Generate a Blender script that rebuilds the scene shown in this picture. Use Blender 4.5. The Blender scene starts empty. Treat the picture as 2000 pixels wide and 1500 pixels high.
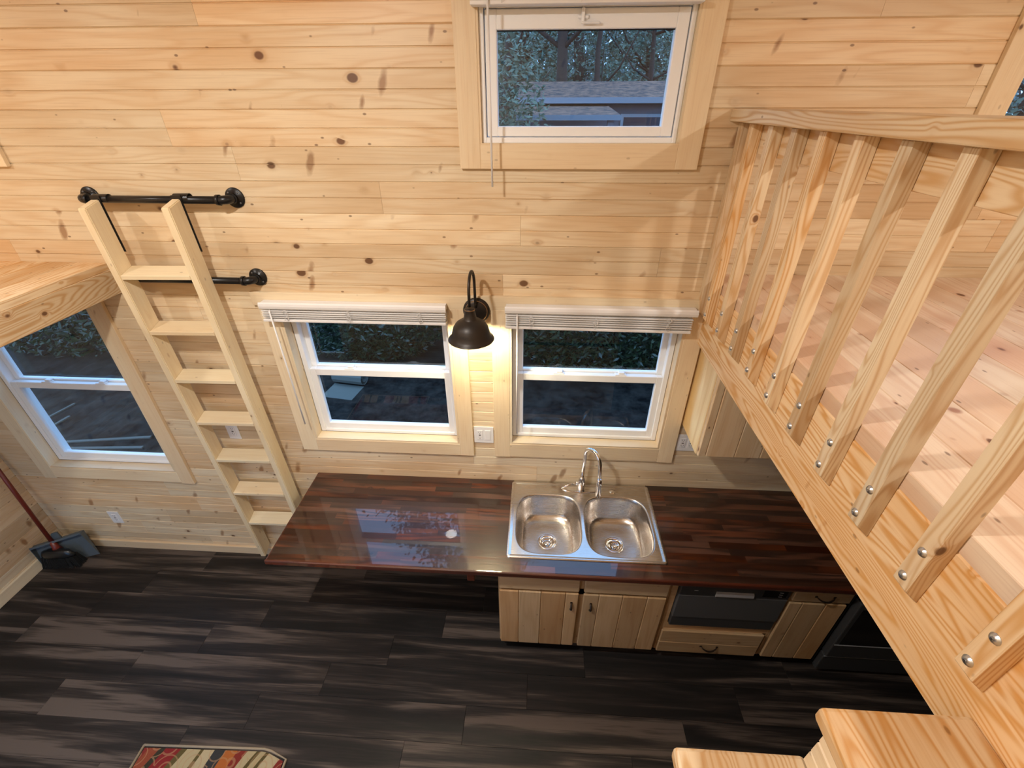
import bpy, bmesh, math, random
from mathutils import Vector, Matrix
random.seed(7)
S = bpy.context.scene
COL = S.collection
R = random.random
def U(a, b): return a + (b - a) * R()

# ------------------------------------------------------------------ camera, sky, exposure
cy, cp, cr = -0.0611, 0.5619, -0.0034
f = Vector((math.sin(cy) * math.cos(cp), math.cos(cy) * math.cos(cp), -math.sin(cp)))
rt = Vector((math.cos(cy), -math.sin(cy), 0)); up = rt.cross(f)
r2 = rt * math.cos(cr) + up * math.sin(cr); u2 = -rt * math.sin(cr) + up * math.cos(cr)
cam = bpy.data.cameras.new('camera'); co = bpy.data.objects.new('camera', cam); COL.objects.link(co)
co.matrix_world = Matrix(((r2.x, u2.x, -f.x, 1.3739), (r2.y, u2.y, -f.y, -2.0687), (r2.z, u2.z, -f.z, 2.8673), (0, 0, 0, 1)))
cam.sensor_width = 36; cam.lens = 875.72 / 2000 * 36; cam.clip_start = 0.02; cam.clip_end = 200
S.camera = co
S.view_settings.view_transform = 'Standard'; S.view_settings.look = 'None'
S.view_settings.gamma = 1; S.view_settings.use_curve_mapping = False
S.view_settings.exposure = 0.13
w = bpy.data.worlds.new('dusk_sky'); S.world = w; w.use_nodes = True
bg = w.node_tree.nodes['Background']
bg.inputs[0].default_value = (0.30, 0.56, 1.0, 1); bg.inputs[1].default_value = 3.3

def area_light(name, loc, power, radius, color, parent=None):
    l = bpy.data.lights.new(name, 'AREA'); l.shape = 'DISK'; l.size = radius * 2; l.energy = power; l.color = color
    o = bpy.data.objects.new(name, l); COL.objects.link(o); o.location = loc
    if parent: o.parent = parent
    return o
WARM = (1.0, 0.965, 0.91)
# name, x, y, z, power  (unseen ceiling lamps added to light the room; housings built below)
CEIL = [(-1.60, -1.45, 3.53, 19), (0.35, -1.60, 3.53, 40), (3.3, -1.7, 3.53, 25), (-1.45, -1.5, 2.043, 7)]  # last one is added fill for the dim wall under the left loft

# ------------------------------------------------------------------ materials
def newmat(name):
    m = bpy.data.materials.new(name); m.use_nodes = True
    nt = m.node_tree; b = nt.nodes['Principled BSDF']
    return m, nt, b
def plain(name, col, rough=0.5, metal=0.0, coat=0.0, bump=0.0, bscale=200):
    m, nt, b = newmat(name)
    b.inputs['Base Color'].default_value = (*col, 1); b.inputs['Roughness'].default_value = rough
    b.inputs['Metallic'].default_value = metal; b.inputs['Coat Weight'].default_value = coat
    N = nt.nodes.new; L = nt.links.new
    tc = N('ShaderNodeTexCoord'); n = N('ShaderNodeTexNoise'); n.inputs['Scale'].default_value = bscale
    L(tc.outputs['Object'], n.inputs['Vector'])
    mx = N('ShaderNodeMix'); mx.data_type = 'RGBA'; mx.inputs['Factor'].default_value = 0.06
    mx.inputs[6].default_value = (*col, 1); L(n.outputs['Color'], mx.inputs[7]); 
    mx.blend_type = 'OVERLAY'; L(mx.outputs[2], b.inputs['Base Color'])
    if bump:
        bp = N('ShaderNodeBump'); bp.inputs['Strength'].default_value = bump; bp.inputs['Distance'].default_value = 0.002
        L(n.outputs['Fac'], bp.inputs['Height']); L(bp.outputs[0], b.inputs['Normal'])
    return m
def math_(nt, op, a, b=None, c=None):
    n = nt.nodes.new('ShaderNodeMath'); n.operation = op
    for i, v in enumerate((a, b, c)):
        if v is None: continue
        if isinstance(v, (int, float)): n.inputs[i].default_value = v
        else: nt.links.new(v, n.inputs[i])
    return n.outputs[0]
def wood(name, axis, light, mid, dark, knot=(0.10, 0.035, 0.012), ringamt=0.55, knots=1.0, rough=0.45, var=0.18, rings=26.0, coat=0.0, coatr=0.05, fiber=0.25, patch=0.25):
    """grain runs along axis (0,1,2); contour lines of stretched noise give the cathedral figure; knots by voronoi"""
    m, nt, b = newmat(name); N = nt.nodes.new; L = nt.links.new
    tc = N('ShaderNodeTexCoord'); oi = N('ShaderNodeObjectInfo')
    off = N('ShaderNodeVectorMath'); off.operation = 'SCALE'; off.inputs[0].default_value = (37.1, 91.7, 53.3); L(oi.outputs['Random'], off.inputs['Scale'])
    add = N('ShaderNodeVectorMath'); add.operation = 'ADD'; L(tc.outputs['Object'], add.inputs[0]); L(off.outputs[0], add.inputs[1])
    def scaled(a, c):
        v = N('ShaderNodeVectorMath'); v.operation = 'MULTIPLY'; s = [c, c, c]; s[axis] = a
        v.inputs[1].default_value = s; L(add.outputs[0], v.inputs[0]); return v.outputs[0]
    # knots
    vo = N('ShaderNodeTexVoronoi'); vo.inputs['Scale'].default_value = 1; L(scaled(6.2, 8.5), vo.inputs['Vector'])
    sep = N('ShaderNodeSeparateColor'); L(vo.outputs['Color'], sep.inputs[0])
    rad = math_(nt, 'MULTIPLY_ADD', math_(nt, 'POWER', sep.outputs[0], 2.0), 0.13 * knots, 0.010 * knots)
    kd = math_(nt, 'SUBTRACT', rad, vo.outputs['Distance'])           # >0 inside
    km = N('ShaderNodeMapRange'); km.inputs[1].default_value = -0.012; km.inputs[2].default_value = 0.02; L(kd, km.inputs[0])
    halo = N('ShaderNodeMapRange'); halo.inputs[1].default_value = -0.16; halo.inputs[2].default_value = 0.03; L(kd, halo.inputs[0])
    halo2 = math_(nt, 'POWER', halo.outputs[0], 2.2)
    # rings
    n1 = N('ShaderNodeTexNoise'); n1.inputs['Scale'].default_value = 1; n1.inputs['Detail'].default_value = 2.5; n1.inputs['Roughness'].default_value = 0.45
    L(scaled(0.75, 7.5), n1.inputs['Vector'])
    h = math_(nt, 'ADD', n1.outputs['Fac'], math_(nt, 'MULTIPLY', halo2, 0.10))
    rg = math_(nt, 'SINE', math_(nt, 'MULTIPLY', h, rings * 4.2))
    rg = math_(nt, 'MULTIPLY_ADD', rg, 0.5, 0.5); rg = math_(nt, 'POWER', rg, 2.2)
    n2 = N('ShaderNodeTexNoise'); n2.inputs['Scale'].default_value = 1; n2.inputs['Detail'].default_value = 4; L(scaled(5, 190), n2.inputs['Vector'])
    n3 = N('ShaderNodeTexNoise'); n3.inputs['Scale'].default_value = 1; n3.inputs['Detail'].default_value = 2; L(scaled(1.3, 4.0), n3.inputs['Vector'])
    def mix(fac, c1, c2, blend='MIX'):
        x = N('ShaderNodeMix'); x.data_type = 'RGBA'; x.blend_type = blend
        for s, v in ((0, fac), (6, c1), (7, c2)):
            if isinstance(v, (int, float)): x.inputs[s].default_value = v
            elif isinstance(v, tuple): x.inputs[s].default_value = (*v, 1)
            else: L(v, x.inputs[s])
        return x.outputs[2]
    pm = N('ShaderNodeMapRange'); pm.inputs[1].default_value = 0.42; pm.inputs[2].default_value = 0.66; L(n3.outputs['Fac'], pm.inputs[0])
    c = mix(math_(nt, 'MULTIPLY', pm.outputs[0], patch * 2), light, mid)
    c = mix(math_(nt, 'MULTIPLY', rg, ringamt), c, mid)
    fm = N('ShaderNodeMapRange'); fm.inputs[1].default_value = 0.5; fm.inputs[2].default_value = 0.8; L(n2.outputs['Fac'], fm.inputs[0])
    c = mix(math_(nt, 'MULTIPLY', fm.outputs[0], fiber), c, dark)
    c = mix(math_(nt, 'MULTIPLY', halo2, 0.6), c, dark)
    c = mix(math_(nt, 'MULTIPLY', km.outputs[0], 0.85), c, knot)
    # spike knots: brown streaks across the board
    rot = N('ShaderNodeVectorRotate'); rot.rotation_type = 'EULER_XYZ'; rot.inputs['Rotation'].default_value = (0.95, 0.95, 0.95); L(add.outputs[0], rot.inputs['Vector'])
    sv_ = N('ShaderNodeVectorMath'); sv_.operation = 'MULTIPLY'; sv_.inputs[1].default_value = (3.2, 9.5, 9.5); L(rot.outputs[0], sv_.inputs[0])
    dn = N('ShaderNodeTexNoise'); dn.inputs['Scale'].default_value = 30; L(add.outputs[0], dn.inputs['Vector'])
    v3 = N('ShaderNodeTexVoronoi'); v3.inputs['Scale'].default_value = 1; L(sv_.outputs[0], v3.inputs['Vector'])
    s3 = N('ShaderNodeSeparateColor'); L(v3.outputs['Color'], s3.inputs[0])
    k3 = math_(nt, 'ADD', math_(nt, 'MULTIPLY_ADD', s3.outputs[1], 0.20 * knots, 0.0), math_(nt, 'MULTIPLY_ADD', dn.outputs['Fac'], 0.12, -0.08))
    m3 = N('ShaderNodeMapRange'); m3.inputs[1].default_value = -0.03; m3.inputs[2].default_value = 0.06; L(math_(nt, 'SUBTRACT', k3, v3.outputs['Distance']), m3.inputs[0])
    c = mix(math_(nt, 'MULTIPLY', m3.outputs[0], 0.8), c, (dark[0] * .8, dark[1] * .75, dark[2] * .75))
    # pin knots
    v2 = N('ShaderNodeTexVoronoi'); v2.inputs['Scale'].default_value = 1; L(scaled(9, 17), v2.inputs['Vector'])
    pk = N('ShaderNodeMapRange'); pk.inputs[1].default_value = 0.085; pk.inputs[2].default_value = 0.05; L(v2.outputs['Distance'], pk.inputs[0])
    c = mix(math_(nt, 'MULTIPLY', pk.outputs[0], 0.7 * min(knots, 1)), c, knot)
    # per piece tone
    hs = N('ShaderNodeHueSaturation'); L(c, hs.inputs['Color'])
    rn = math_(nt, 'FRACT', math_(nt, 'MULTIPLY', oi.outputs['Random'], 7.31))
    L(math_(nt, 'MULTIPLY_ADD', oi.outputs['Random'], var, 1 - var * 0.6), hs.inputs['Value'])
    L(math_(nt, 'MULTIPLY_ADD', rn, var * 1.1, 1 - var * 0.45), hs.inputs['Saturation'])
    L(math_(nt, 'MULTIPLY_ADD', rn, -0.012, 0.505), hs.inputs['Hue'])
    L(hs.outputs[0], b.inputs['Base Color'])
    b.inputs['Roughness'].default_value = rough; b.inputs['Coat Weight'].default_value = coat; b.inputs['Coat Roughness'].default_value = coatr
    bp = N('ShaderNodeBump'); bp.inputs['Strength'].default_value = 0.12; bp.inputs['Distance'].default_value = 0.001
    L(n2.outputs['Fac'], bp.inputs['Height']); 
    if not coat: L(bp.outputs[0], b.inputs['Normal'])
    return m
PL, PM, PD = (0.78, 0.63, 0.425), (0.66, 0.455, 0.255), (0.38, 0.20, 0.085)
def trio(nm, **k): return [wood('%s_%s' % (nm, 'xyz'[a]), a, k.get('l', PL), k.get('m', PM), k.get('d', PD), **{q: v for q, v in k.items() if q not in 'lmd'}) for a in range(3)]
PINE = trio('knotty_pine', knots=1.05, rings=17, ringamt=0.55, patch=0.4, var=0.2)
TRIM = trio('pine_trim', l=(0.80, 0.66, 0.45), m=(0.73, 0.54, 0.33), d=(0.48, 0.28, 0.13), knots=0.45, rings=14, ringamt=0.25)
STUD = trio('lumber', l=(0.80, 0.64, 0.425), m=(0.60, 0.355, 0.155), d=(0.5, 0.24, 0.09), knots=0.7, rings=38, ringamt=0.85, var=0.30)
RAW = trio('raw_ladder_lumber', l=(0.80, 0.67, 0.45), m=(0.72, 0.54, 0.31), d=(0.5, 0.28, 0.12), knots=0.45, rings=12, ringamt=0.3, var=0.12)
DECK = trio('loft_deck', l=(0.79, 0.635, 0.47), m=(0.65, 0.43, 0.28), d=(0.45, 0.2, 0.1), knots=0.9, rings=16, ringamt=0.6, var=0.12, patch=0.6)
CAB = trio('cabinet_alder', l=(0.56, 0.385, 0.215), m=(0.42, 0.25, 0.115), d=(0.28, 0.14, 0.06), knots=0.8, rings=14, ringamt=0.4, var=0.2)
PLY = trio('plywood_face', l=(0.88, 0.74, 0.46), m=(0.66, 0.44, 0.18), d=(0.5, 0.3, 0.12), knots=0.2, rings=6, ringamt=0.6, patch=1.0, var=0.02)
STAIN = wood('dark_stained_staves', 0, (0.110, 0.033, 0.0145), (0.026, 0.0085, 0.0048), (0.012, 0.005, 0.004), knot=(0.01, 0.004, 0.003), knots=0.5, rings=15, ringamt=0.9, var=0.34, rough=0.35, patch=0.9, coat=1.0, coatr=0.015, fiber=0.5)
WHITE = plain('white_vinyl', (0.87, 0.87, 0.87), 0.35)
BLIND = plain('blind_white', (0.80, 0.78, 0.76), 0.45)
PLATE = plain('white_plate', (0.82, 0.80, 0.78), 0.4)
SLOT = plain('socket_slots', (0.12, 0.1, 0.09), 0.6)
BLACK = plain('black_pipe', (0.012, 0.012, 0.013), 0.32, 0.3)
BRONZE = plain('dark_bronze', (0.030, 0.024, 0.020), 0.42, 0.5)
BRASSY = plain('worn_bronze_edge', (0.35, 0.22, 0.12), 0.4, 0.8)
CHROME = plain('chrome', (0.86, 0.86, 0.88), 0.06, 1.0)
ZINC = plain('zinc_bolt', (0.62, 0.64, 0.66), 0.28, 1.0)
APPL = plain('appliance_charcoal', (0.105, 0.105, 0.105), 0.42, 0.3)
APPL2 = plain('appliance_charcoal_dark', (0.060, 0.060, 0.061), 0.42, 0.3)
APBLK = plain('appliance_black', (0.008, 0.008, 0.009), 0.15)
SILVER = plain('silver_handle', (0.72, 0.72, 0.73), 0.3, 0.6)
PULL = plain('antique_pull', (0.10, 0.075, 0.06), 0.3, 0.9)
DARK = plain('dark_gap', (0.012, 0.010, 0.009), 0.9)
RED = plain('red_brown_handle', (0.16, 0.022, 0.012), 0.35)
BRIS = plain('black_bristles', (0.008, 0.008, 0.008), 0.9, bump=1.0, bscale=300)
PAN = plain('grey_blue_plastic', (0.085, 0.105, 0.12), 0.35)
SHEATH = plain('wall_core', (0.25, 0.2, 0.15), 0.8)
def steel():
    m, nt, b = newmat('brushed_steel'); N = nt.nodes.new; L = nt.links.new
    b.inputs['Metallic'].default_value = 1; b.inputs['Base Color'].default_value = (0.66, 0.63, 0.60, 1); b.inputs['Roughness'].default_value = 0.27
    tc = N('ShaderNodeTexCoord'); v = N('ShaderNodeVectorMath'); v.operation = 'MULTIPLY'; v.inputs[1].default_value = (8, 600, 300); L(tc.outputs['Object'], v.inputs[0])
    n = N('ShaderNodeTexNoise'); n.inputs['Scale'].default_value = 1; L(v.outputs[0], n.inputs['Vector'])
    L(math_(nt, 'MULTIPLY_ADD', n.outputs['Fac'], 0.12, 0.2), b.inputs['Roughness'])
    return m
STEEL = steel()
def glassmat():
    m = bpy.data.materials.new('window_glass'); m.use_nodes = True; nt = m.node_tree; nt.nodes.clear(); N = nt.nodes.new; L = nt.links.new
    o = N('ShaderNodeOutputMaterial'); t = N('ShaderNodeBsdfTransparent'); g = N('ShaderNodeBsdfGlossy'); g.inputs['Roughness'].default_value = 0.0
    t.inputs[0].default_value = (0.93, 0.96, 0.97, 1)
    fr = N('ShaderNodeFresnel'); ge = N('ShaderNodeNewGeometry'); L(math_(nt, 'POWER', 1.5, math_(nt, 'MULTIPLY_ADD', ge.outputs['Backfacing'], -2.0, 1.0)), fr.inputs[0]); mx = N('ShaderNodeMixShader')
    L(fr.outputs[0], mx.inputs[0]); L(t.outputs[0], mx.inputs[1]); L(g.outputs[0], mx.inputs[2]); L(mx.outputs[0], o.inputs[0])
    return m
GLASS = glassmat()
def emis(name, col, s):
    m = bpy.data.materials.new(name); m.use_nodes = True; nt = m.node_tree; nt.nodes.clear()
    o = nt.nodes.new('ShaderNodeOutputMaterial'); e = nt.nodes.new('ShaderNodeEmission'); e.inputs[0].default_value = (*col, 1); e.inputs[1].default_value = s
    nt.links.new(e.outputs[0], o.inputs[0]); return m
def floormat():
    m, nt, b = newmat('dark_vinyl_plank'); N = nt.nodes.new; L = nt.links.new
    tc = N('ShaderNodeTexCoord'); oi = N('ShaderNodeObjectInfo')
    off = N('ShaderNodeVectorMath'); off.operation = 'SCALE'; off.inputs[0].default_value = (37, 91, 53); L(oi.outputs['Random'], off.inputs['Scale'])
    add = N('ShaderNodeVectorMath'); add.operation = 'ADD'; L(tc.outputs['Object'], add.inputs[0]); L(off.outputs[0], add.inputs[1])
    def nz(a, c, d, r=0.5, dist=0):
        v = N('ShaderNodeVectorMath'); v.operation = 'MULTIPLY'; v.inputs[1].default_value = (a, c, c); L(add.outputs[0], v.inputs[0])
        n = N('ShaderNodeTexNoise'); n.inputs['Scale'].default_value = 1; n.inputs['Detail'].default_value = d; n.inputs['Roughness'].default_value = r; n.inputs['Distortion'].default_value = dist
        L(v.outputs[0], n.inputs['Vector']); return n.outputs['Fac']
    a = nz(0.9, 14, 3, 0.5, 0.8); c2 = nz(6, 160, 3); 
    s = math_(nt, 'ADD', math_(nt, 'MULTIPLY_ADD', a, 1.15, -0.16), math_(nt, 'MULTIPLY', c2, 0.3))
    s = math_(nt, 'ADD', s, math_(nt, 'MULTIPLY_ADD', oi.outputs['Random'], 0.15, -0.085))
    cr_ = N('ShaderNodeValToRGB'); L(s, cr_.inputs[0]); e = cr_.color_ramp.elements
    e[0].position = 0.36; e[0].color = (0.006, 0.005, 0.0045, 1); e[1].position = 0.72; e[1].color = (0.100, 0.076, 0.062, 1)
    x = e.new(0.52); x.color = (0.0165, 0.0125, 0.011, 1); x = e.new(0.62); x.color = (0.044, 0.033, 0.027, 1)
    L(cr_.outputs[0], b.inputs['Base Color']); b.inputs['Roughness'].default_value = 0.55; b.inputs['Specular IOR Level'].default_value = 0.35
    bp = N('ShaderNodeBump'); bp.inputs['Strength'].default_value = 0.15; bp.inputs['Distance'].default_value = 0.001; L(c2, bp.inputs['Height']); L(bp.outputs[0], b.inputs['Normal'])
    return m
FLOOR = floormat()

# ------------------------------------------------------------------ geometry helpers
WL = {}                                         # world offset of each parent
def wl(p): return WL.get(p.name, Vector((0, 0, 0))) if p else Vector((0, 0, 0))
def link(name, me, mat, parent, c):
    o = bpy.data.objects.new(name, me); COL.objects.link(o)
    if mat and not me.materials: me.materials.append(mat)
    if parent: o.parent = parent
    o.location = Vector(c) - wl(parent); WL[o.name] = Vector(c)
    return o
def fin(name, bm, mat, parent=None, c=(0, 0, 0), smooth=False):
    bmesh.ops.recalc_face_normals(bm, faces=bm.faces)
    me = bpy.data.meshes.new(name); bm.to_mesh(me); bm.free()
    if smooth:
        for p in me.polygons: p.use_smooth = True
    return link(name, me, mat, parent, c)
def addbox(bm, x, y, z, bev=0, seg=1):
    t = bmesh.new()
    vs = [t.verts.new((x[i], y[j], z[k])) for i in (0, 1) for j in (0, 1) for k in (0, 1)]
    for q in ((0, 1, 3, 2), (4, 6, 7, 5), (0, 4, 5, 1), (2, 3, 7, 6), (0, 2, 6, 4), (1, 5, 7, 3)): t.faces.new([vs[i] for i in q])
    if bev: bmesh.ops.bevel(t, geom=list(t.edges), offset=bev, segments=seg, affect='EDGES', profile=0.5)
    merge(bm, t)
def merge(bm, t):
    mp = {v: bm.verts.new(v.co) for v in t.verts}
    for fc in t.faces:
        try: n = bm.faces.new([mp[v] for v in fc.verts]); n.smooth = fc.smooth
        except ValueError: pass
    t.free()
def bx(name, parent, x, y, z, mat, bev=0, seg=1):
    """box given in world coordinates; origin at its centre so that object space grain is its own"""
    c = ((x[0] + x[1]) / 2, (y[0] + y[1]) / 2, (z[0] + z[1]) / 2)
    bm = bmesh.new(); addbox(bm, (x[0] - c[0], x[1] - c[0]), (y[0] - c[1], y[1] - c[1]), (z[0] - c[2], z[1] - c[2]), bev, seg)
    return fin(name, bm, mat, parent, c)
def empty(name, loc):
    o = bpy.data.objects.new(name, None); COL.objects.link(o); o.location = loc; o.empty_display_size = 0.05; WL[o.name] = Vector(loc); return o
def tag(o, label=None, cat=None, group=None, kind=None):
    if label: o['label'] = label
    if cat: o['category'] = cat
    if group: o['group'] = group
    if kind: o['kind'] = kind
    return o
def lathe(bm, prof, n=32, c=(0, 0, 0), M=None, close=False):
    rings = []
    for r, z in prof:
        if r < 1e-5: rings.append([bm.verts.new((c[0], c[1], c[2] + z))])
        else: rings.append([bm.verts.new((c[0] + r * math.cos(2 * math.pi * i / n), c[1] + r * math.sin(2 * math.pi * i / n), c[2] + z)) for i in range(n)])
    fs = []
    for a, b in zip(rings, rings[1:]):
        for i in range(n):
            j = (i + 1) % n
            q = [a[0]] if len(a) == 1 else [a[i], a[j]]
            q += [b[0]] if len(b) == 1 else [b[j], b[i]]
            if len(q) > 2: fs.append(bm.faces.new(q))
    for q in fs: q.smooth = True
    if M is not None: bmesh.ops.transform(bm, matrix=M, verts=[v for r_ in rings for v in r_])
def tube(bm, pts, rad, n=12, cap=True):
    pts = [Vector(p) for p in pts]; rr = rad if isinstance(rad, (list, tuple)) else [rad] * len(pts)
    prev = None; rings = []
    for i, p in enumerate(pts):
        t = (pts[min(i + 1, len(pts) - 1)] - pts[max(i - 1, 0)]).normalized()
        if prev is None: a = t.orthogonal().normalized()
        else: a = (prev - t * prev.dot(t)).normalized()
        prev = a; b = t.cross(a)
        rings.append([bm.verts.new(p + (a * math.cos(2 * math.pi * k / n) + b * math.sin(2 * math.pi * k / n)) * rr[i]) for k in range(n)])
    for a, b in zip(rings, rings[1:]):
        for k in range(n):
            q = bm.faces.new((a[k], a[(k + 1) % n], b[(k + 1) % n], b[k])); q.smooth = True
    if cap: bm.faces.new(rings[0][::-1]); bm.faces.new(rings[-1])
def arc(fn, n): return [fn(i / (n - 1)) for i in range(n)]
def prism(bm, poly, axis, a, b):
    """poly: 2D points in the two other axes (cyclic order xyz minus axis), extruded along axis a..b"""
    def P(u, v, t):
        return {0: (t, u, v), 1: (u, t, v), 2: (u, v, t)}[axis]
    A = [bm.verts.new(P(u, v, a)) for u, v in poly]; B = [bm.verts.new(P(u, v, b)) for u, v in poly]
    bm.faces.new(A); bm.faces.new(B[::-1])
    for i in range(len(poly)):
        j = (i + 1) % len(poly); bm.faces.new((A[i], B[i], B[j], A[j]))

# boards of the panelling: tongue and groove, 134 mm, with a centre bead
PITCH = 0.134; Z0 = 2.575 - PITCH * 20
def board_profile(z0, z1, zc=None, g=0.0032, d=0.0045, th=0.018):
    """front at 0, back at th; (depth, z)"""
    p = [(th, z0), (d, z0), (0, z0 + g), ]
    if zc is not None and z0 + 3 * g < zc < z1 - 3 * g: p += [(0, zc - g), (d, zc - 0.0006), (d, zc + 0.0006), (0, zc + g)]
    p += [(0, z1 - g), (d, z1), (th, z1)]
    return p
def panel_wall(root, face, axis, a0, a1, z_lo, z_hi, holes, joints, mats, sgn=1, th=0.018):
    """boards as children of root. axis 0: wall along x with face at y=face, thickness towards +y*sgn; axis 1: wall along y, face at x"""
    k = 0; zb = Z0
    while zb < z_lo - PITCH: zb += PITCH
    while zb < z_hi:
        z0, z1 = max(zb, z_lo), min(zb + PITCH, z_hi); zc = zb + PITCH / 2
        if z1 - z0 > 0.008:
            key = round((zb - 2.575) / PITCH)
            js = joints.get(key)
            if js is None:
                js = []; p = a0 + U(0.6, 2.2)
                while p < a1 - 0.4: js.append(p); p += U(1.4, 2.6)
            cuts = [a0] + sorted(j for j in js if a0 < j < a1) + [a1]
            for s, e in zip(cuts, cuts[1:]):
                segs = [(s, e, z0, z1)]
                for (h0, h1, hz0, hz1) in holes:
                    out = []
                    for (s_, e_, p0, p1) in segs:
                        if h1 <= s_ or h0 >= e_ or hz1 <= p0 + 1e-4 or hz0 >= p1 - 1e-4: out.append((s_, e_, p0, p1)); continue
                        if h0 > s_: out.append((s_, h0, p0, p1))
                        if h1 < e_: out.append((h1, e_, p0, p1))
                        m0, m1 = max(s_, h0), min(e_, h1)
                        if hz0 > p0 + 0.01: out.append((m0, m1, p0, hz0))
                        if hz1 < p1 - 0.01: out.append((m0, m1, hz1, p1))
                    segs = out
                for (s_, e_, p0, p1) in segs:
                    if e_ - s_ < 0.01: continue
                    c = (s_ + e_) / 2; cz = (p0 + p1) / 2; bm = bmesh.new()
                    pr = [(sgn * u, v - cz) for u, v in board_profile(p0, p1, zc, th=th)]
                    hl = (e_ - s_) / 2 - 0.0004
                    if axis == 0: prism(bm, pr, 0, -hl, hl); fin('board', bm, mats[0], root, (c, face, cz))
                    else: prism(bm, pr, 1, -hl, hl); fin('board', bm, mats[1], root, (face, c, cz))
        zb += PITCH

# ================================================================== SETTING
XL, XR, YF, ZC = -2.18, 5.0, -2.50, 3.55
HB = 0.018
# openings in the back wall (x0,x1,z0,z1) just inside the casings
W1 = (0.055, 0.935, 1.14, 2.0); WK = (1.235, 2.105, 1.155, 2.0)
WU = (1.122, 1.915, 2.725, 3.24); WLFT = (-1.85, -0.965, 0.81, 2.0)
WUL = (-1.88, -1.07, 2.725, 3.24); WR = (3.09, 3.90, 2.725, 3.24)
OPEN = [W1, WK, WU, WLFT, WUL, WR]
# wall core with real holes
def core_wall(bm, y0, y1, x0, x1, z0, z1, holes):
    xs = sorted({x0, x1, *[h[0] for h in holes], *[h[1] for h in holes]}); zs = sorted({z0, z1, *[h[2] for h in holes], *[h[3] for h in holes]})
    for a, b in zip(xs, xs[1:]):
        run = None
        for c, d in zip(zs, zs[1:]):
            mx, mz = (a + b) / 2, (c + d) / 2
            inside = any(h[0] < mx < h[1] and h[2] < mz < h[3] for h in holes)
            if inside:
                if run: addbox(bm, (a, b), (y0, y1), run); run = None
            else: run = (run[0], d) if run else (c, d)
        if run: addbox(bm, (a, b), (y0, y1), run)
bm = bmesh.new(); core_wall(bm, HB, 0.13, XL - 0.13, XR + 0.13, -0.12, ZC + 0.1, OPEN)
wall_back = fin('wall_back', bm, SHEATH); tag(wall_back, 'knotty pine plank wall with the kitchen windows', kind='structure')
J = {4: [0.071, 2.533], 3: [3.4], 2: [2.95, -1.6], 1: [-0.2, 3.5], 0: [0.058, 2.4], -1: [0.673, 3.2], -2: [-0.748, 1.288, 3.3], -3: [1.923, -1.2], -4: [1.205, 2.9],
     -12: [1.009], -13: [1.4, -1.2], -14: [0.2], 5: [1.5]}
panel_wall(wall_back, 0.0, 0, XL, XR, 0, ZC, [(h[0] - 0.004, h[1] + 0.004, h[2] - 0.004, h[3] + 0.004) for h in OPEN], J, PINE)
bm = bmesh.new(); addbox(bm, (XL - 0.13, XL - HB), (YF - 0.1, HB), (-0.12, ZC + 0.1)); wall_left = tag(fin('wall_left', bm, SHEATH), 'knotty pine plank wall at the left end', kind='structure')
panel_wall(wall_left, XL, 1, YF, 0.0, 0, ZC, [], {k: [] if k % 3 else [-1.4] for k in range(-25, 12)}, PINE, sgn=-1)
bm = bmesh.new(); addbox(bm, (XR + HB, XR + 0.13), (YF - 0.1, HB), (-0.12, ZC + 0.1)); wall_right = tag(fin('wall_right', bm, SHEATH), 'knotty pine plank wall behind the right loft', kind='structure')
panel_wall(wall_right, XR, 1, YF, 0.0, 2.2, ZC, [], {k: [] for k in range(-25, 12)}, PINE, sgn=1)
FO = [(-1.80, -0.90, 0.0, 2.02), (-0.55, 0.50, 0.95, 1.95)]  # openings for the door and window added to let in daylight fill
bm = bmesh.new(); core_wall(bm, YF - 0.13, YF - HB, XL - 0.13, XR + 0.13, -0.12, ZC + 0.1, FO); wall_front = tag(fin('wall_front', bm, SHEATH), 'knotty pine plank wall behind the viewer', kind='structure')
panel_wall(wall_front, YF, 0, XL, XR, 0, ZC, FO, {}, PINE, sgn=-1)
dr_ = tag(empty('door_1', (-1.35, YF - 0.05, 0)), 'unseen white glazed door added in the wall behind the viewer for daylight', kind='structure')
wf_ = tag(empty('window_7', (-0.025, YF - 0.05, 0.95)), 'unseen white framed window added in the wall behind the viewer for daylight', kind='structure')
ceiling = tag(bx('ceiling', None, (XL - 0.13, XR + 0.13), (YF - 0.13, 0.13), (ZC + 0.018, ZC + 0.12), SHEATH), 'pine plank ceiling', kind='structure')
y = YF
while y < -0.001:
    bx('board', ceiling, (XL + 0.001, XR - 0.001), (y + 0.001, min(y + 0.139, 0) - 0.001), (ZC, ZC + 0.018), PINE[0], 0.003); y += 0.14
floor = tag(bx('floor', None, (XL - 0.01, XR), (YF, 0.01), (-0.11, -0.006), DARK), 'dark grey brown vinyl plank floor', kind='structure')
FX = {0: -0.99, 1: -1.304, 2: -0.357, 3: -0.658, 4: -0.997, 5: -1.335, 6: -0.45, 7: -0.8, 8: -1.2, 9: -0.1, 10: -0.6, 11: -1.0, 12: -0.3, 13: -0.7}
for r in range(14):
    y1 = -0.005 - 0.1825 * r; y0 = max(y1 - 0.1825, YF)
    if r == 0: y1 = 0.0
    if y1 - y0 < 0.01: continue
    x = FX[r] - 1.188 * 3
    while x < XR:
        a, b = max(x, XL), min(x + 1.188, XR)
        if b - a > 0.02: bx('plank', floor, (a + 0.0004, b - 0.0004), (y0 + 0.0004, y1 - 0.0004), (-0.006, 0.0), FLOOR, 0.0008)
        x += 1.188
tag(bx('baseboard_back', None, (XL + 0.018, 1.2), (-0.018, 0.0), (0.0, 0.072), TRIM[0], 0.002), 'pale pine baseboard under the window wall', kind='structure')
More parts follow.
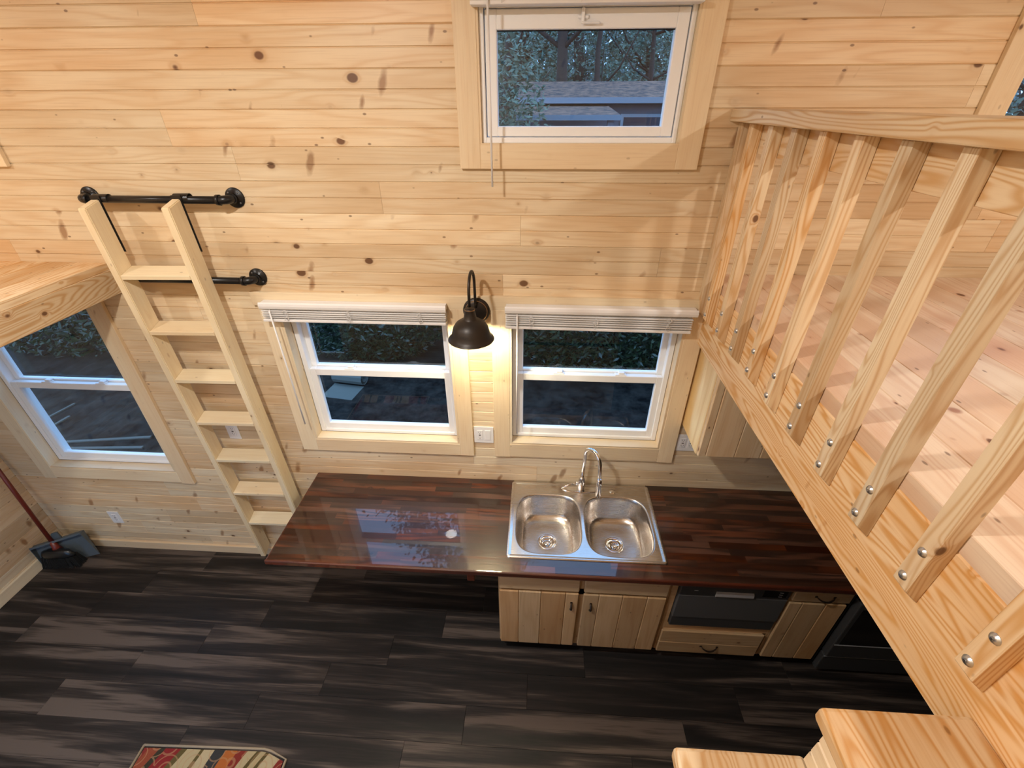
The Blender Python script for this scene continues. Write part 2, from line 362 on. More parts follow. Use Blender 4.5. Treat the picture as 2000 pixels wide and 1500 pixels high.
tag(bx('baseboard_left', None, (XL, XL + 0.018), (YF, 0.0), (0.0, 0.085), TRIM[1], 0.002), 'pale pine baseboard on the left wall', kind='structure')

# windows ------------------------------------------------------------
def casing(root, name, x, z, mat, y=(-0.02, 0.0)): return bx(name, root, x, y, z, mat, 0.0015)
def frame_mesh(x0, x1, z0, z1, y0, y1, w, wb=None, wt=None):
    wb = wb or w; wt = wt or w; bm = bmesh.new()
    addbox(bm, (x0, x0 + w), (y0, y1), (z0, z1), 0.003); addbox(bm, (x1 - w, x1), (y0, y1), (z0, z1), 0.003)
    addbox(bm, (x0 + w - 0.001, x1 - w + 0.001), (y0, y1), (z0, z0 + wb), 0.003); addbox(bm, (x0 + w - 0.001, x1 - w + 0.001), (y0, y1), (z1 - wt, z1), 0.003)
    return bm
def jambs(root, o):
    x0, x1, z0, z1 = o
    bx('jamb', root, (x0 - 0.002, x0 + 0.012), (-0.018, 0.048), (z0, z1), TRIM[2]); bx('jamb', root, (x1 - 0.012, x1 + 0.002), (-0.018, 0.048), (z0, z1), TRIM[2])
    bx('sill', root, (x0 + 0.012, x1 - 0.012), (-0.018, 0.048), (z0 - 0.004, z0 + 0.010), TRIM[0]); bx('head_jamb', root, (x0 + 0.012, x1 - 0.012), (-0.018, 0.048), (z1 - 0.012, z1 + 0.002), TRIM[0])
def hung(root, o, meet):
    x0, x1, z0, z1 = o; x0 += 0.012; x1 -= 0.012; z0 += 0.010; z1 -= 0.012
    fin('frame', frame_mesh(x0, x1, z0, z1, 0.048, 0.13, 0.028, 0.022), WHITE, root)
    lo = fin('lower_sash', frame_mesh(x0 + 0.026, x1 - 0.026, z0 + 0.02, meet + 0.012, 0.056, 0.088, 0.034, 0.042, 0.042), WHITE, root)
    bx('glass_pane', lo, (x0 + 0.058, x1 - 0.058), (0.070, 0.074), (z0 + 0.060, meet - 0.028), GLASS)
    hi = fin('upper_sash', frame_mesh(x0 + 0.026, x1 - 0.026, meet - 0.02, z1 - 0.02, 0.092, 0.122, 0.030, 0.04, 0.03), WHITE, root)
    bx('glass_pane', hi, (x0 + 0.054, x1 - 0.054), (0.104, 0.108), (meet + 0.018, z1 - 0.048), GLASS)
    for q in (0.3, 0.7):
        xc = x0 + (x1 - x0) * q; bm = bmesh.new()
        addbox(bm, (xc - 0.03, xc + 0.03), (0.058, 0.086), (meet + 0.012, meet + 0.018), 0.002); addbox(bm, (xc - 0.012, xc + 0.022), (0.064, 0.096), (meet + 0.018, meet + 0.028), 0.003)
        fin('sash_lock', bm, WHITE, lo)
def win(n, o, label): 
    r = empty('window_%d' % n, ((o[0] + o[1]) / 2, 0.0, o[2])); tag(r, label, kind='structure'); return r
w1 = win(1, W1, 'white framed window left of the black wall lamp, above the countertop')
casing(w1, 'casing', (-0.040, W1[0]), (1.053, 2.0), TRIM[2]); casing(w1, 'casing', (W1[1], 1.018), (1.053, 2.0), TRIM[2]); casing(w1, 'casing', (W1[0], W1[1]), (1.053, 1.14), TRIM[0])
casing(w1, 'casing', (-0.062, 1.045), (2.0, 2.07), TRIM[0]); jambs(w1, W1); hung(w1, W1, 1.578)
wk = win(2, WK, 'white framed window behind the sink and faucet')
casing(wk, 'casing', (1.145, WK[0]), (1.055, 2.0), TRIM[2]); casing(wk, 'casing', (WK[1], 2.193), (1.055, 2.0), TRIM[2]); casing(wk, 'casing', (WK[0], WK[1]), (1.06, 1.155), TRIM[0])
casing(wk, 'casing', (1.0465, 2.172), (2.0, 2.07), TRIM[0]); jambs(wk, WK); hung(wk, WK, 1.585)
wl_ = win(3, WLFT, 'tall white framed window under the left loft')
casing(wl_, 'casing', (-1.935, WLFT[0]), (0.712, 2.0), TRIM[2]); casing(wl_, 'casing', (WLFT[1], -0.875), (0.712, 2.0), TRIM[2]); casing(wl_, 'casing', (WLFT[0], WLFT[1]), (0.722, 0.81), TRIM[0])
casing(wl_, 'casing', (-1.935, -0.875), (2.0, 2.04), TRIM[0]); jambs(wl_, WLFT); hung(wl_, WLFT, 1.425)
def awning(n, o, label, handle=True):
    r = win(n, o, label); x0, x1, z0, z1 = o
    casing(r, 'casing', (x0 - 0.086, x0), (2.63, z1 + 0.09), TRIM[2]); casing(r, 'casing', (x1, x1 + 0.09), (2.63, z1 + 0.09), TRIM[2])
    casing(r, 'casing', (x0, x1), (2.63, z0), TRIM[0]); casing(r, 'casing', (x0, x1), (z1, z1 + 0.09), TRIM[0]); 
    bx('jamb', r, (x0 - 0.002, x0 + 0.008), (-0.018, 0.03), (z0, z1), TRIM[2]); bx('jamb', r, (x1 - 0.008, x1 + 0.002), (-0.018, 0.03), (z0, z1), TRIM[2])
    fin('frame', frame_mesh(x0 + 0.008, x1 - 0.008, z0 - 0.002, z1, -0.004, 0.12, 0.018, 0.022), WHITE, r)
    s = fin('sash', frame_mesh(x0 + 0.029, x1 - 0.029, z0 + 0.022, 3.150, 0.004, 0.045, 0.044, 0.036, 0.06), WHITE, r)
    bx('head_rail', r, (x0 + 0.026, x1 - 0.026), (0.004, 0.05), (3.152, z1 - 0.02), WHITE)
    bx('glass_pane', s, (x0 + 0.070, x1 - 0.070), (0.024, 0.028), (z0 + 0.055, 3.093), GLASS)
    bx('gasket', s, (x0 + 0.0725, x1 - 0.0725), (0.018, 0.020), (3.086, 3.0895), DARK)
    if handle:
        xc = (x0 + x1) / 2; bm = bmesh.new()
        addbox(bm, (xc - 0.030, xc + 0.010), (-0.004, 0.004), (3.118, 3.130), 0.003); addbox(bm, (xc - 0.018, xc - 0.006), (-0.012, 0.0), (3.108, 3.150), 0.003)
        addbox(bm, (xc - 0.020, xc + 0.050), (-0.016, -0.008), (3.102, 3.110), 0.003); fin('latch_handle', bm, WHITE, s)
awning(4, WU, 'high white awning window looking out on the woods')
awning(5, WUL, 'high window above the left loft, only its casing corner in view')
r6 = win(6, WR, 'high window above the right loft behind the handrail')
casing(r6, 'casing', (2.992, 3.09), (2.63, 3.33), TRIM[2]); casing(r6, 'casing', (3.90, 3.99), (2.63, 3.33), TRIM[2]); casing(r6, 'casing', (3.09, 3.90), (2.63, 2.725), TRIM[0]); casing(r6, 'casing', (3.09, 3.90), (3.24, 3.33), TRIM[0])
fin('frame', frame_mesh(3.088, 3.902, 2.723, 3.242, 0.04, 0.12, 0.024), WHITE, r6); bx('glass_pane', r6, (3.11, 3.88), (0.07, 0.074), (2.745, 3.22), GLASS)

fin('frame', frame_mesh(-1.80, -0.90, 0.0, 2.02, YF - 0.10, YF - 0.06, 0.13, 0.2, 0.13), WHITE, dr_); bx('glass_pane', dr_, (-1.672, -1.028), (YF - 0.082, YF - 0.078), (0.198, 1.892), GLASS)
fin('frame', frame_mesh(-0.55, 0.50, 0.95, 1.95, YF - 0.10, YF - 0.05, 0.05), WHITE, wf_); bx('glass_pane', wf_, (-0.502, 0.452), (YF - 0.082, YF - 0.078), (0.998, 1.902), GLASS)
for a, b, c, d in FO:
    rt_ = dr_ if c == 0 else wf_
    bx('casing', rt_, (a - 0.085, a), (YF, YF + 0.02), (c if c == 0 else c - 0.085, d + 0.085), TRIM[2], 0.0015); bx('casing', rt_, (b, b + 0.085), (YF, YF + 0.02), (c if c == 0 else c - 0.085, d + 0.085), TRIM[2], 0.0015)
    bx('casing', rt_, (a, b), (YF, YF + 0.02), (d, d + 0.085), TRIM[0], 0.0015)
    if c: bx('casing', rt_, (a, b), (YF, YF + 0.02), (c - 0.085, c), TRIM[0], 0.0015)
# right and left loft platforms ---------------------------------------
ZD = 2.195
lr = tag(empty('loft_platform', (3.6, -1.25, 1.84)), 'right loft platform of pine boards carrying the slatted railing', 'loft')
bx('rim_board', lr, (2.175, 2.213), (-2.5, -0.0005), (1.842, 2.147), STUD[1], 0.004)
bx('ceiling_panel', lr, (2.213, XR), (-2.5, -0.0005), (1.842, 1.86), PINE[0])
for i in range(1, 6): bx('joist', lr, (2.213, XR), (-0.04 - i * 0.41, -0.002 - i * 0.41), (1.86, 2.147), STUD[0])
x = 2.176
while x < XR - 0.01:
    b = min(x + 0.150, XR); bx('deck_board', lr, (x + 0.0006, b - 0.0006), (-2.498, -0.0005), (2.147, ZD), DECK[1], 0.0018); x += 0.150
ll = tag(empty('loft_platform', (-1.45, -1.25, 2.04)), 'left loft platform edge behind the leaning ladder', 'loft')
bx('rim_board', ll, (-0.788, -0.75), (-2.5, -0.0005), (2.045, 2.166), STUD[1], 0.003)
bx('ceiling_panel', ll, (XL, -0.788), (-2.5, -0.0005), (2.045, 2.06), PINE[0])
x = -0.752
while x > XL + 0.01:
    a = max(x - 0.150, XL); bx('deck_board', ll, (a + 0.0006, x - 0.0006), (-2.498, -0.0005), (2.166, 2.202), STUD[1], 0.0018); x -= 0.150

# loft railing ---------------------------------------------------------
rail = tag(empty('loft_railing', (2.156, -1.0, 1.98)), 'pine railing of square balusters bolted to the right loft edge', 'railing')
bx('handrail', rail, (2.098, 2.232), (-1.86, -0.001), (2.8005, 2.843), STUD[1], 0.004, 2)
bx('back_rail', rail, (2.1755, 2.2135), (-1.86, -0.001), (2.70, 2.80), STUD[1], 0.002)
bm = bmesh.new()       # baluster, foot cut at 45 degrees: outer face stops higher
prism(bm, [(-0.0192, 0.036), (0.0188, 0.0), (0.0188, 0.812), (-0.0192, 0.812)], 1, -0.0195, 0.0195)
bmesh.ops.bevel(bm, geom=list(bm.edges), offset=0.0018, segments=1, affect='EDGES')
bmesh.ops.recalc_face_normals(bm, faces=bm.faces)
bal_me = bpy.data.meshes.new('baluster'); bm.to_mesh(bal_me); bm.free(); bal_me.materials.append(STUD[2])
bm = bmesh.new(); lathe(bm, [(0.0, 0.0058), (0.004, 0.0056), (0.008, 0.0038), (0.0095, 0.001), (0.0105, 0.0005), (0.0105, 0.0)], 14)
addbox(bm, (-0.002, 0.002), (-0.002, 0.002), (0.005, 0.0064))
bmesh.ops.rotate(bm, verts=bm.verts, cent=(0, 0, 0), matrix=Matrix.Rotation(-math.pi / 2, 3, 'Y')); bmesh.ops.recalc_face_normals(bm, faces=bm.faces)
bolt_me = bpy.data.meshes.new('bolt'); bm.to_mesh(bolt_me); bm.free(); bolt_me.materials.append(ZINC)
ys = [-0.0205] + [-0.125 - 0.1665 * k for k in range(11)]
for yv in ys:
    b = link('baluster', bal_me, None, rail, (2.156, yv, 1.985))
    if yv < -0.03:
        link('bolt', bolt_me, None, b, (2.1368, yv + 0.003, 2.045)); link('bolt', bolt_me, None, b, (2.1368, yv - 0.001, 2.122))

# stairs ---------------------------------------------------------------
st = tag(empty('staircase', (1.8, -2.05, 0.0)), 'pine stair treads rising to the right loft at lower right', 'stairs')
for i in range(6):
    z = 1.933 - 0.213 * i; xn = 1.908 - 0.222 * i; xb = 2.1745 if i == 0 else xn + 0.222 + 0.0445
    bx('tread', st, (xn, xb), (-2.49, -1.656), (z - 0.038, z), STUD[1], 0.009, 2)
    xr = xn + 0.038
    for (a, b) in ((0.0, 0.087), (0.0885, 0.1745)):
        bm = bmesh.new(); zb_ = z - 0.213 + 0.0005; 
        prism(bm, [(xr + u - (xr + 0.008), v) for u, v in board_profile(a, b, (a + b) / 2, th=0.016)], 1, -0.41, 0.41)
        fin('riser_board', bm, TRIM[1], st, (xr + 0.008, -2.075, zb_))
    bx('side_board', st, (xn + 0.056, 2.1745), (-1.690, -1.674), (z - 0.213 - (0.655 if i == 5 else 0), z - 0.0385), PINE[0], 0.001)

# ================================================================== LADDER and pipe rails
lad = tag(empty('loft_ladder', (-0.527, -0.020, 0.10)), 'pale wooden ladder hooked on the black pipe rail, left of the countertop', 'ladder')
lad.rotation_euler = (0.026, -0.014, 0); WL[lad.name] = Vector((0, 0, 0))
TL = 0.021
for xa in (-0.038, 0.335):
    bm = bmesh.new(); prism(bm, [(-0.086, -1.2), (0.0, -1.2 + 0.045), (0.0, 1.2 + TL - 0.01), (-0.086, 1.2 - 0.01)], 0, -0.019, 0.019)
    bmesh.ops.bevel(bm, geom=list(bm.edges), offset=0.004, segments=2, affect='EDGES')
    s = fin('stile', bm, RAW[2], lad, (xa + 0.019, 0, 1.2)); 
    bm = bmesh.new(); addbox(bm, (xa - 0.002, xa + 0.042), (0.0005, 0.004), (2.18, 2.425))
    # sleeve that hooks over the pipe
    fin('strap', bm, BLACK, lad)
    prof = [(0.024 + 0.0205 * math.cos(t), 2.408 + 0.0205 * math.sin(t)) for t in [math.pi * (1.15 - 1.35 * i / 12) for i in range(13)]]
    prof += [(0.024 + 0.0175 * math.cos(t), 2.408 + 0.0175 * math.sin(t)) for t in [math.pi * (1.15 - 1.35 * i / 12) for i in range(12, -1, -1)]]
    bm2 = bmesh.new(); prism(bm2, prof, 0, xa - 0.002, xa + 0.066); fin('hook', bm2, BLACK, lad)
for i in range(7):
    z = 2.184 - 0.2875 * i - 0.1; bm = bmesh.new()
    prism(bm, [(-0.085, -0.010), (-0.001, -0.010 + TL), (-0.001, 0.010 + TL), (-0.085, 0.010)], 0, -0.1668, 0.1668)
    bmesh.ops.bevel(bm, geom=list(bm.edges), offset=0.0015, segments=1, affect='EDGES')
    fin('rung', bm, RAW[0], lad, (0.1676, 0, z))
def pipe_rail(x0, x1, z, label, yc=-0.062, pr=0.0160):
    r = tag(empty('pipe_rail', ((x0 + x1) / 2, 0, z)), label, 'pipe rail', 'black pipe rails for the ladder')
    bm = bmesh.new(); tube(bm, [(x0 + 0.03, yc, z), (x1 - 0.03, yc, z)], pr, 20); fin('pipe', bm, BLACK, r)
    for x, s in ((x0, 1), (x1, -1)):
        bm = bmesh.new()
        pts = arc(lambda t: (x + s * 0.030 * (1 - math.cos(t * math.pi / 2)) , yc - 0.0 + 0.030 - 0.030 * math.sin(t * math.pi / 2), z), 8)
        tube(bm, [(x, -0.018, z)] + pts + [(x + s * 0.04, yc, z)], 0.0185, 16)
        tube(bm, [(x + s * 0.032, yc, z), (x + s * 0.046, yc, z)], 0.0225, 16); tube(bm, [(x, yc + 0.030, z), (x, yc + 0.018 + 0.028, z)], 0.0225, 16)
        fin('elbow', bm, BLACK, r)
        bm = bmesh.new(); lathe(bm, [(0.0, 0.022), (0.019, 0.022), (0.021, 0.008), (0.040, 0.0075), (0.043, 0.005), (0.043, 0.0)], 32, M=Matrix.Rotation(math.pi / 2, 4, 'X'))
        fl = fin('flange', bm, BLACK, r, (x, -0.0002, z))
        for k in range(4):
            a = math.pi / 4 + k * math.pi / 2; bm = bmesh.new(); lathe(bm, [(0, 0.004), (0.0035, 0.003), (0.005, 0)], 8, M=Matrix.Rotation(math.pi / 2, 4, 'X'))
            fin('screw', bm, APPL, fl, (x + 0.031 * math.cos(a), -0.0077, z + 0.031 * math.sin(a)))
pipe_rail(-0.672, 0.008, 2.507, 'upper black pipe rail on the wall, holding the ladder hooks')
pipe_rail(-0.672, 0.0, 2.142, 'lower black pipe rail on the wall, behind the top ladder rung')

# ================================================================== BLINDS
def blind(x0, x1, ztop, label, wand_x, wand_len, stack, sag=0.0, n=5, depth=0.05, y1=-0.022):
    r = tag(empty('window_blind', ((x0 + x1) / 2, y1, ztop)), label, 'blind', 'white raised window blinds')
    y0 = y1 - depth; H = 0.036
    bm = bmesh.new()
    addbox(bm, (x0 + 0.004, x1 - 0.004), (y0 + 0.006, y1), (ztop - 0.030, ztop - 0.004)); fin('headrail', bm, BLIND, r)
    bm = bmesh.new(); prism(bm, [(y0 + 0.004, ztop - H), (y0 - 0.001, ztop - H + 0.006), (y0 - 0.003, ztop - H / 2), (y0 - 0.001, ztop - 0.006), (y0 + 0.005, ztop), (y0 + 0.006, ztop - 0.004), (y0 + 0.006, ztop - H)], 0, x0, x1)
    fin('valance', bm, BLIND, r)
    z = ztop - 0.044
    for i in range(n):
        bm = bmesh.new(); xs0, xs1 = x0 + 0.002 + U(0, .003), x1 - 0.003 - U(0, .003) - 0.012 * (sag > 0)
        ya = y0 + U(0, 0.003); t = 0.0025
        pr = [(ya, -t), (ya + depth * 0.5, 0.0025 - t), (y1 - 0.002, -t), (y1 - 0.002, t * 0), (ya + depth * 0.5, 0.0025 + 0.000), (ya, 0)]
        prism(bm, pr, 0, xs0, xs1)
        for v in bm.verts:
            if v.co.x > (x0 + x1) / 2: v.co.z -= sag * (1 if i == 0 else 1)
        fin('slat', bm, BLIND, r, (0, 0, z - i * stack))
    zb = z - n * stack; bm = bmesh.new(); addbox(bm, (x0 + 0.002, x1 - 0.004 - 0.012 * (sag > 0)), (y0, y1 - 0.003), (zb - 0.014, zb - 0.001), 0.002)
    for v in bm.verts:
        if v.co.x > (x0 + x1) / 2: v.co.z -= sag
    fin('bottom_rail', bm, BLIND, r)
    for q in (0.14, 0.48, 0.86):
        xq = x0 + (x1 - x0) * q; bm = bmesh.new()
        for s in range(7):
            a = U(0, 6.28); zc = zb + (z - zb) * R() - sag * q
            tube(bm, arc(lambda t: (xq + 0.014 * math.cos(a + t * 5) * (0.5 + 0.5 * t), y0 - 0.002 - 0.003 * t, zc + 0.010 * math.sin(a + t * 5)), 7), 0.0008, 4)
        tube(bm, [(xq, y0 - 0.001, ztop - H), (xq, y0 - 0.001, zb - 0.01)], 0.0008, 4); fin('ladder_cord', bm, BLIND, r)
    bm = bmesh.new(); tube(bm, [(wand_x[0], y0 - 0.006, ztop - H - 0.004), (wand_x[1], y0 - 0.008, ztop - H - wand_len)], 0.0042, 8); 
    tube(bm, [(wand_x[0], y0 - 0.001, ztop - H), (wand_x[0], y0 - 0.006, ztop - H - 0.008)], 0.002, 6); fin('wand', bm, BLIND, r)
blind(0.0, 0.932, 2.036, 'raised white blind over the window left of the wall lamp', (0.052, 0.058), 0.70, 0.0108, n=4)
blind(1.218, 2.128, 2.040, 'raised white blind over the sink window, its slats sagging at the right', (1.278, 1.278), 0.72, 0.0112, sag=0.006, n=5)
blind(1.108, 1.912, 3.272, 'raised white blind at the top of the high awning window', (1.172, 1.174), 0.665, 0.0105, n=6)

# ================================================================== WALL LAMP
sc = tag(empty('wall_lamp', (1.075, 0, 2.0)), 'black barn style wall lamp, lit, between the two kitchen windows', 'lamp')
bm = bmesh.new(); lathe(bm, [(0, 0.020), (0.046, 0.020), (0.052, 0.016), (0.053, 0.0135), (0.060, 0.012), (0.066, 0.006), (0.066, 0.0)], 48, M=Matrix.Rotation(math.pi / 2, 4, 'X'))
fin('backplate', bm, BRONZE, sc, (1.075, -0.0205, 1.998))
bm = bmesh.new(); lathe(bm, [(0.0525, 0.0165), (0.0555, 0.0145), (0.0525, 0.0125)], 48, M=Matrix.Rotation(math.pi / 2, 4, 'X')); fin('edge_ring', bm, BRASSY, sc, (1.075, -0.0205, 1.998))
SX, SY = 1.070, -0.200
bm = bmesh.new()
pts = [(1.075, -0.035, 2.02), (1.075, -0.052, 2.05)] + arc(lambda t: (1.075 - 0.005 * t, -0.1265 + 0.0735 * math.cos(math.pi * t), 2.150 + 0.075 * math.sin(math.pi * t)), 21) + [(SX, SY, 2.09)]
tube(bm, pts, 0.0068, 14); fin('arm', bm, BRONZE, sc)
bm = bmesh.new()
pr = [(0.0, 2.083), (0.021, 2.083), (0.0235, 2.080), (0.0225, 2.076), (0.030, 2.034), (0.034, 2.030), (0.048, 2.024), (0.066, 2.012), (0.080, 1.992), (0.087, 1.968), (0.092, 1.950), (0.101, 1.938), (0.107, 1.934), (0.1075, 1.931)]
lathe(bm, [(r, z - 2.0) for r, z in pr] + [(0.105, -0.0685), (0.099, -0.0645), (0.0900, -0.052), (0.085, -0.034), (0.078, -0.010), (0.064, 0.009), (0.046, 0.021), (0.02, 0.026), (0.0, 0.026)], 56)
m_, nt_, b_ = newmat('lamp_shade_enamel')
ge = nt_.nodes.new('ShaderNodeNewGeometry'); mx_ = nt_.nodes.new('ShaderNodeMix'); mx_.data_type = 'RGBA'
b_.inputs['Roughness'].default_value = 0.42; b_.inputs['Base Color'].default_value = (0.030, 0.024, 0.020, 1); b_.inputs['Metallic'].default_value = 0.4
shade = fin('shade', bm, m_, sc, (SX, SY, 2.0))
m_in = plain('shade_white_lining', (0.8, 0.78, 0.72), 0.5); shade.data.materials.append(m_in)
for p in shade.data.polygons:
    if p.index >= 56 * 14: p.material_index = 1
bm = bmesh.new(); lathe(bm, [(0.0235, 2.080 - 2.0), (0.0245, 2.0775 - 2.0), (0.0228, 2.0745 - 2.0)], 40); fin('edge_ring', bm, BRASSY, sc, (SX, SY, 2.0))
bm = bmesh.new(); lathe(bm, [(0.0, -0.034), (0.016, -0.031), (0.026, -0.018), (0.029, -0.002), (0.024, 0.016), (0.014, 0.034), (0.013, 0.046)], 24)
fin('bulb', bm, emis('bulb_glow', (1.0, 0.90, 0.62), 400), sc, (SX, SY, 1.972), True)

# ================================================================== OUTLETS
def outlet(xc, zc, kinds, label, w=None, h=0.118, y0=0.0):
    w = w or (0.045 * len(kinds) + 0.026); r = bx('wall_outlet', None, (xc - w / 2, xc + w / 2), (y0 - 0.006, y0 - 0.0002), (zc - h / 2, zc + h / 2), PLATE, 0.002, 2)
    tag(r, label, 'outlet' if 'o' in kinds else 'switch')
    for i, k in enumerate(kinds):
        x = xc + (i - (len(kinds) - 1) / 2) * 0.046
        ins = bx('rocker' if k == 's' else 'socket', r, (x - 0.0165, x + 0.0165), (y0 - 0.0085, y0 - 0.0055), (zc - 0.034, zc + 0.034), PLATE, 0.001)
        if k == 'o':
            for dz in (-0.019, 0.019):
                for dx in (-0.006, 0.006): bx('slot', ins, (x + dx - 0.001, x + dx + 0.001), (y0 - 0.0088, y0 - 0.0084), (zc + dz - 0.001, zc + dz + 0.007), SLOT)
                bx('slot', ins, (x - 0.002, x + 0.002), (y0 - 0.0088, y0 - 0.0084), (zc + dz - 0.009, zc + dz - 0.005), SLOT)
            bx('reset_button', ins, (x - 0.006, x + 0.006), (y0 - 0.0092, y0 - 0.0084), (zc - 0.0035, zc + 0.0035), SLOT)
outlet(1.080, 1.205, 'os', 'white outlet and rocker switch plate between the two kitchen windows')
outlet(2.256, 1.198, 'oo', 'white double outlet partly hidden by the hanging cupboard')
outlet(-0.465, 1.166, 'o', 'white outlet on the wall behind the ladder rungs', w=0.075)
outlet(-1.640, 0.322, 'o', 'white outlet low on the wall under the left window', w=0.082)

# ================================================================== UPPER CABINET
uc = tag(empty('wall_cupboard', (2.6, -0.14, 1.335)), 'hanging cupboard with plywood side, under the right loft', 'cupboard')
bx('side_panel', uc, (2.204, 2.222), (-0.262, -0.0005), (1.335, 1.841), PLY[2], 0.001)
bx('body', uc, (2.2225, 3.2), (-0.262, -0.0005), (1.335, 1.841), PINE[0])
xs = [2.206, 2.246, 2.388, 2.512, 2.65, 2.785, 2.92, 3.06, 3.2]
dr = tag(bx('door', uc, (2.206, 3.2), (-0.268, -0.2625), (1.342, 1.838), PINE[2]), None)
for a, b in zip(xs, xs[1:]): bx('board', dr, (a + 0.0004, b - 0.0004), (-0.286, -0.2682), (1.340, 1.838), PINE[2], 0.004)

# ================================================================== COUNTERTOP
CT, CTH, CY = 0.846, 0.035, -0.652
ct = tag(empty('countertop', (1.5, -0.33, CT - CTH)), 'glossy dark stained wooden countertop holding the sink', 'countertop')
SINK = (1.2477, 2.0857, -0.5701, -0.0111)
CXR = 3.04
holes = (SINK[0] + 0.012, SINK[1] - 0.012, SINK[2] + 0.012, SINK[3] - 0.012)
nrow = 16; rw = 0.650 / nrow
for r in range(nrow):
    y1 = -0.002 - rw * r; y0 = y1 - rw
    x = 0.0; first = True
    while x < CXR - 0.001:
        L_ = U(0.35, 0.9) * (U(0.3, 1) if first else 1); e = min(x + L_, CXR); first = False
        if CXR - e < 0.12: e = CXR
        segs = [(x, e)]
        if y1 > holes[2] and y0 < holes[3]:
            segs = []
            if x < holes[0]: segs.append((x, min(e, holes[0])))
            if e > holes[1]: segs.append((max(x, holes[1]), e))
            if y0 < holes[2]:      # strip crosses the front cut: keep its front sliver
                a, b = max(x, holes[0]), min(e, holes[1])
                if b - a > 0.004: bx('stave', ct, (a, b), (y0, holes[2]), (CT - CTH, CT), STAIN)
        for a, b in segs:
            if b - a > 0.004: bx('stave', ct, (a, b), (y0 + 0.00004, y1 - 0.00004), (CT - CTH, CT), STAIN, 0)
        x = e
bm = bmesh.new()   # rounded front and end nosing
def nose(u0): return [(0.0, 0.0), (-0.005, -0.0006), (-0.009, -0.004), (-0.0105, -0.009), (-0.0105, -CTH + 0.008), (-0.008, -CTH + 0.002), (-0.003, -CTH), (0.0, -CTH)]
prism(bm, [(CY + a, CT + b) for a, b in nose(0)], 0, -0.0105, CXR)
prism(bm, [(a, CT + b) for a, b in nose(0)], 1, CY, -0.002)
fin('edge_nosing', bm, wood('stained_edge', 0, (0.09, 0.022, 0.01), (0.035, 0.009, 0.005), (0.012, 0.004, 0.003), knots=0.2, coat=1.0, coatr=0.03), ct)
br = tag(empty('counter_bracket', (1.07, 0, 0.45)), 'dark stained bracket under the open end of the countertop, beside the cabinet', 'bracket')
DST = wood('stained_bracket', 1, (0.12, 0.03, 0.014), (0.05, 0.012, 0.006), (0.015, 0.005, 0.004), knots=0.3)
bx('arm', br, (1.05, 1.09), (-0.655, -0.045), (0.755, 0.8105), DST, 0.003); bx('leg', br, (1.05, 1.09), (-0.044, -0.0185), (0.35, 0.8105), DST, 0.003)
bm = bmesh.new(); prism(bm, [(-0.045, 0.40), (-0.045, 0.45), (-0.50, 0.755), (-0.55, 0.755)], 0, 1.055, 1.085); fin('brace', bm, DST, br)

# ================================================================== SINK
sk = tag(empty('kitchen_sink', (1.667, -0.29, CT)), 'stainless steel double bowl sink set in the dark countertop', 'sink')
ZT = CT + 0.0005
def ring(bm, loops, smooth=True):
    Vs = [[bm.verts.new(p) for p in lp] for lp in loops]
    for a, b in zip(Vs, Vs[1:]):
        n = len(a)
        for i in range(n):
            q = bm.faces.new((a[i], a[(i + 1) % n], b[(i + 1) % n], b[i])); q.smooth = smooth
    return Vs
def rr(x0, x1, y0, y1, r, z, n=8):
    pts = []
    for cx, cyy, a in ((x1 - r, y1 - r, 0), (x0 + r, y1 - r, 90), (x0 + r, y0 + r, 180), (x1 - r, y0 + r, 270)):
        for i in range(n + 1):
            t = math.radians(a + 90 * i / n); pts.append((cx + r * math.cos(t), cyy + r * math.sin(t), z))
    return pts
bm = bmesh.new(); x0, x1, y0, y1 = SINK
ring(bm, [rr(x0, x1, y0, y1, 0.018, ZT), rr(x0 + .001, x1 - .001, y0 + .001, y1 - .001, 0.018, ZT + .0035), rr(x0 + .006, x1 - .006, y0 + .006, y1 - .006, 0.016, ZT + .005),
          rr(x0 + .014, x1 - .014, y0 + .014, y1 - .014, 0.012, ZT + .0045), rr(x0 + .020, x1 - .020, y0 + .020, y1 - .020, 0.010, ZT + .0005), rr(x0 + .024, x1 - .024, y0 + .024, y1 - .024, 0.008, ZT)])
def sup(cx, cyy, a, b, t, z, p=3.6):
    c, s = math.cos(t), math.sin(t)
    return (cx + a * math.copysign(abs(c) ** (2 / p), c), cyy + b * math.copysign(abs(s) ** (2 / p), s), z)
NB = 96
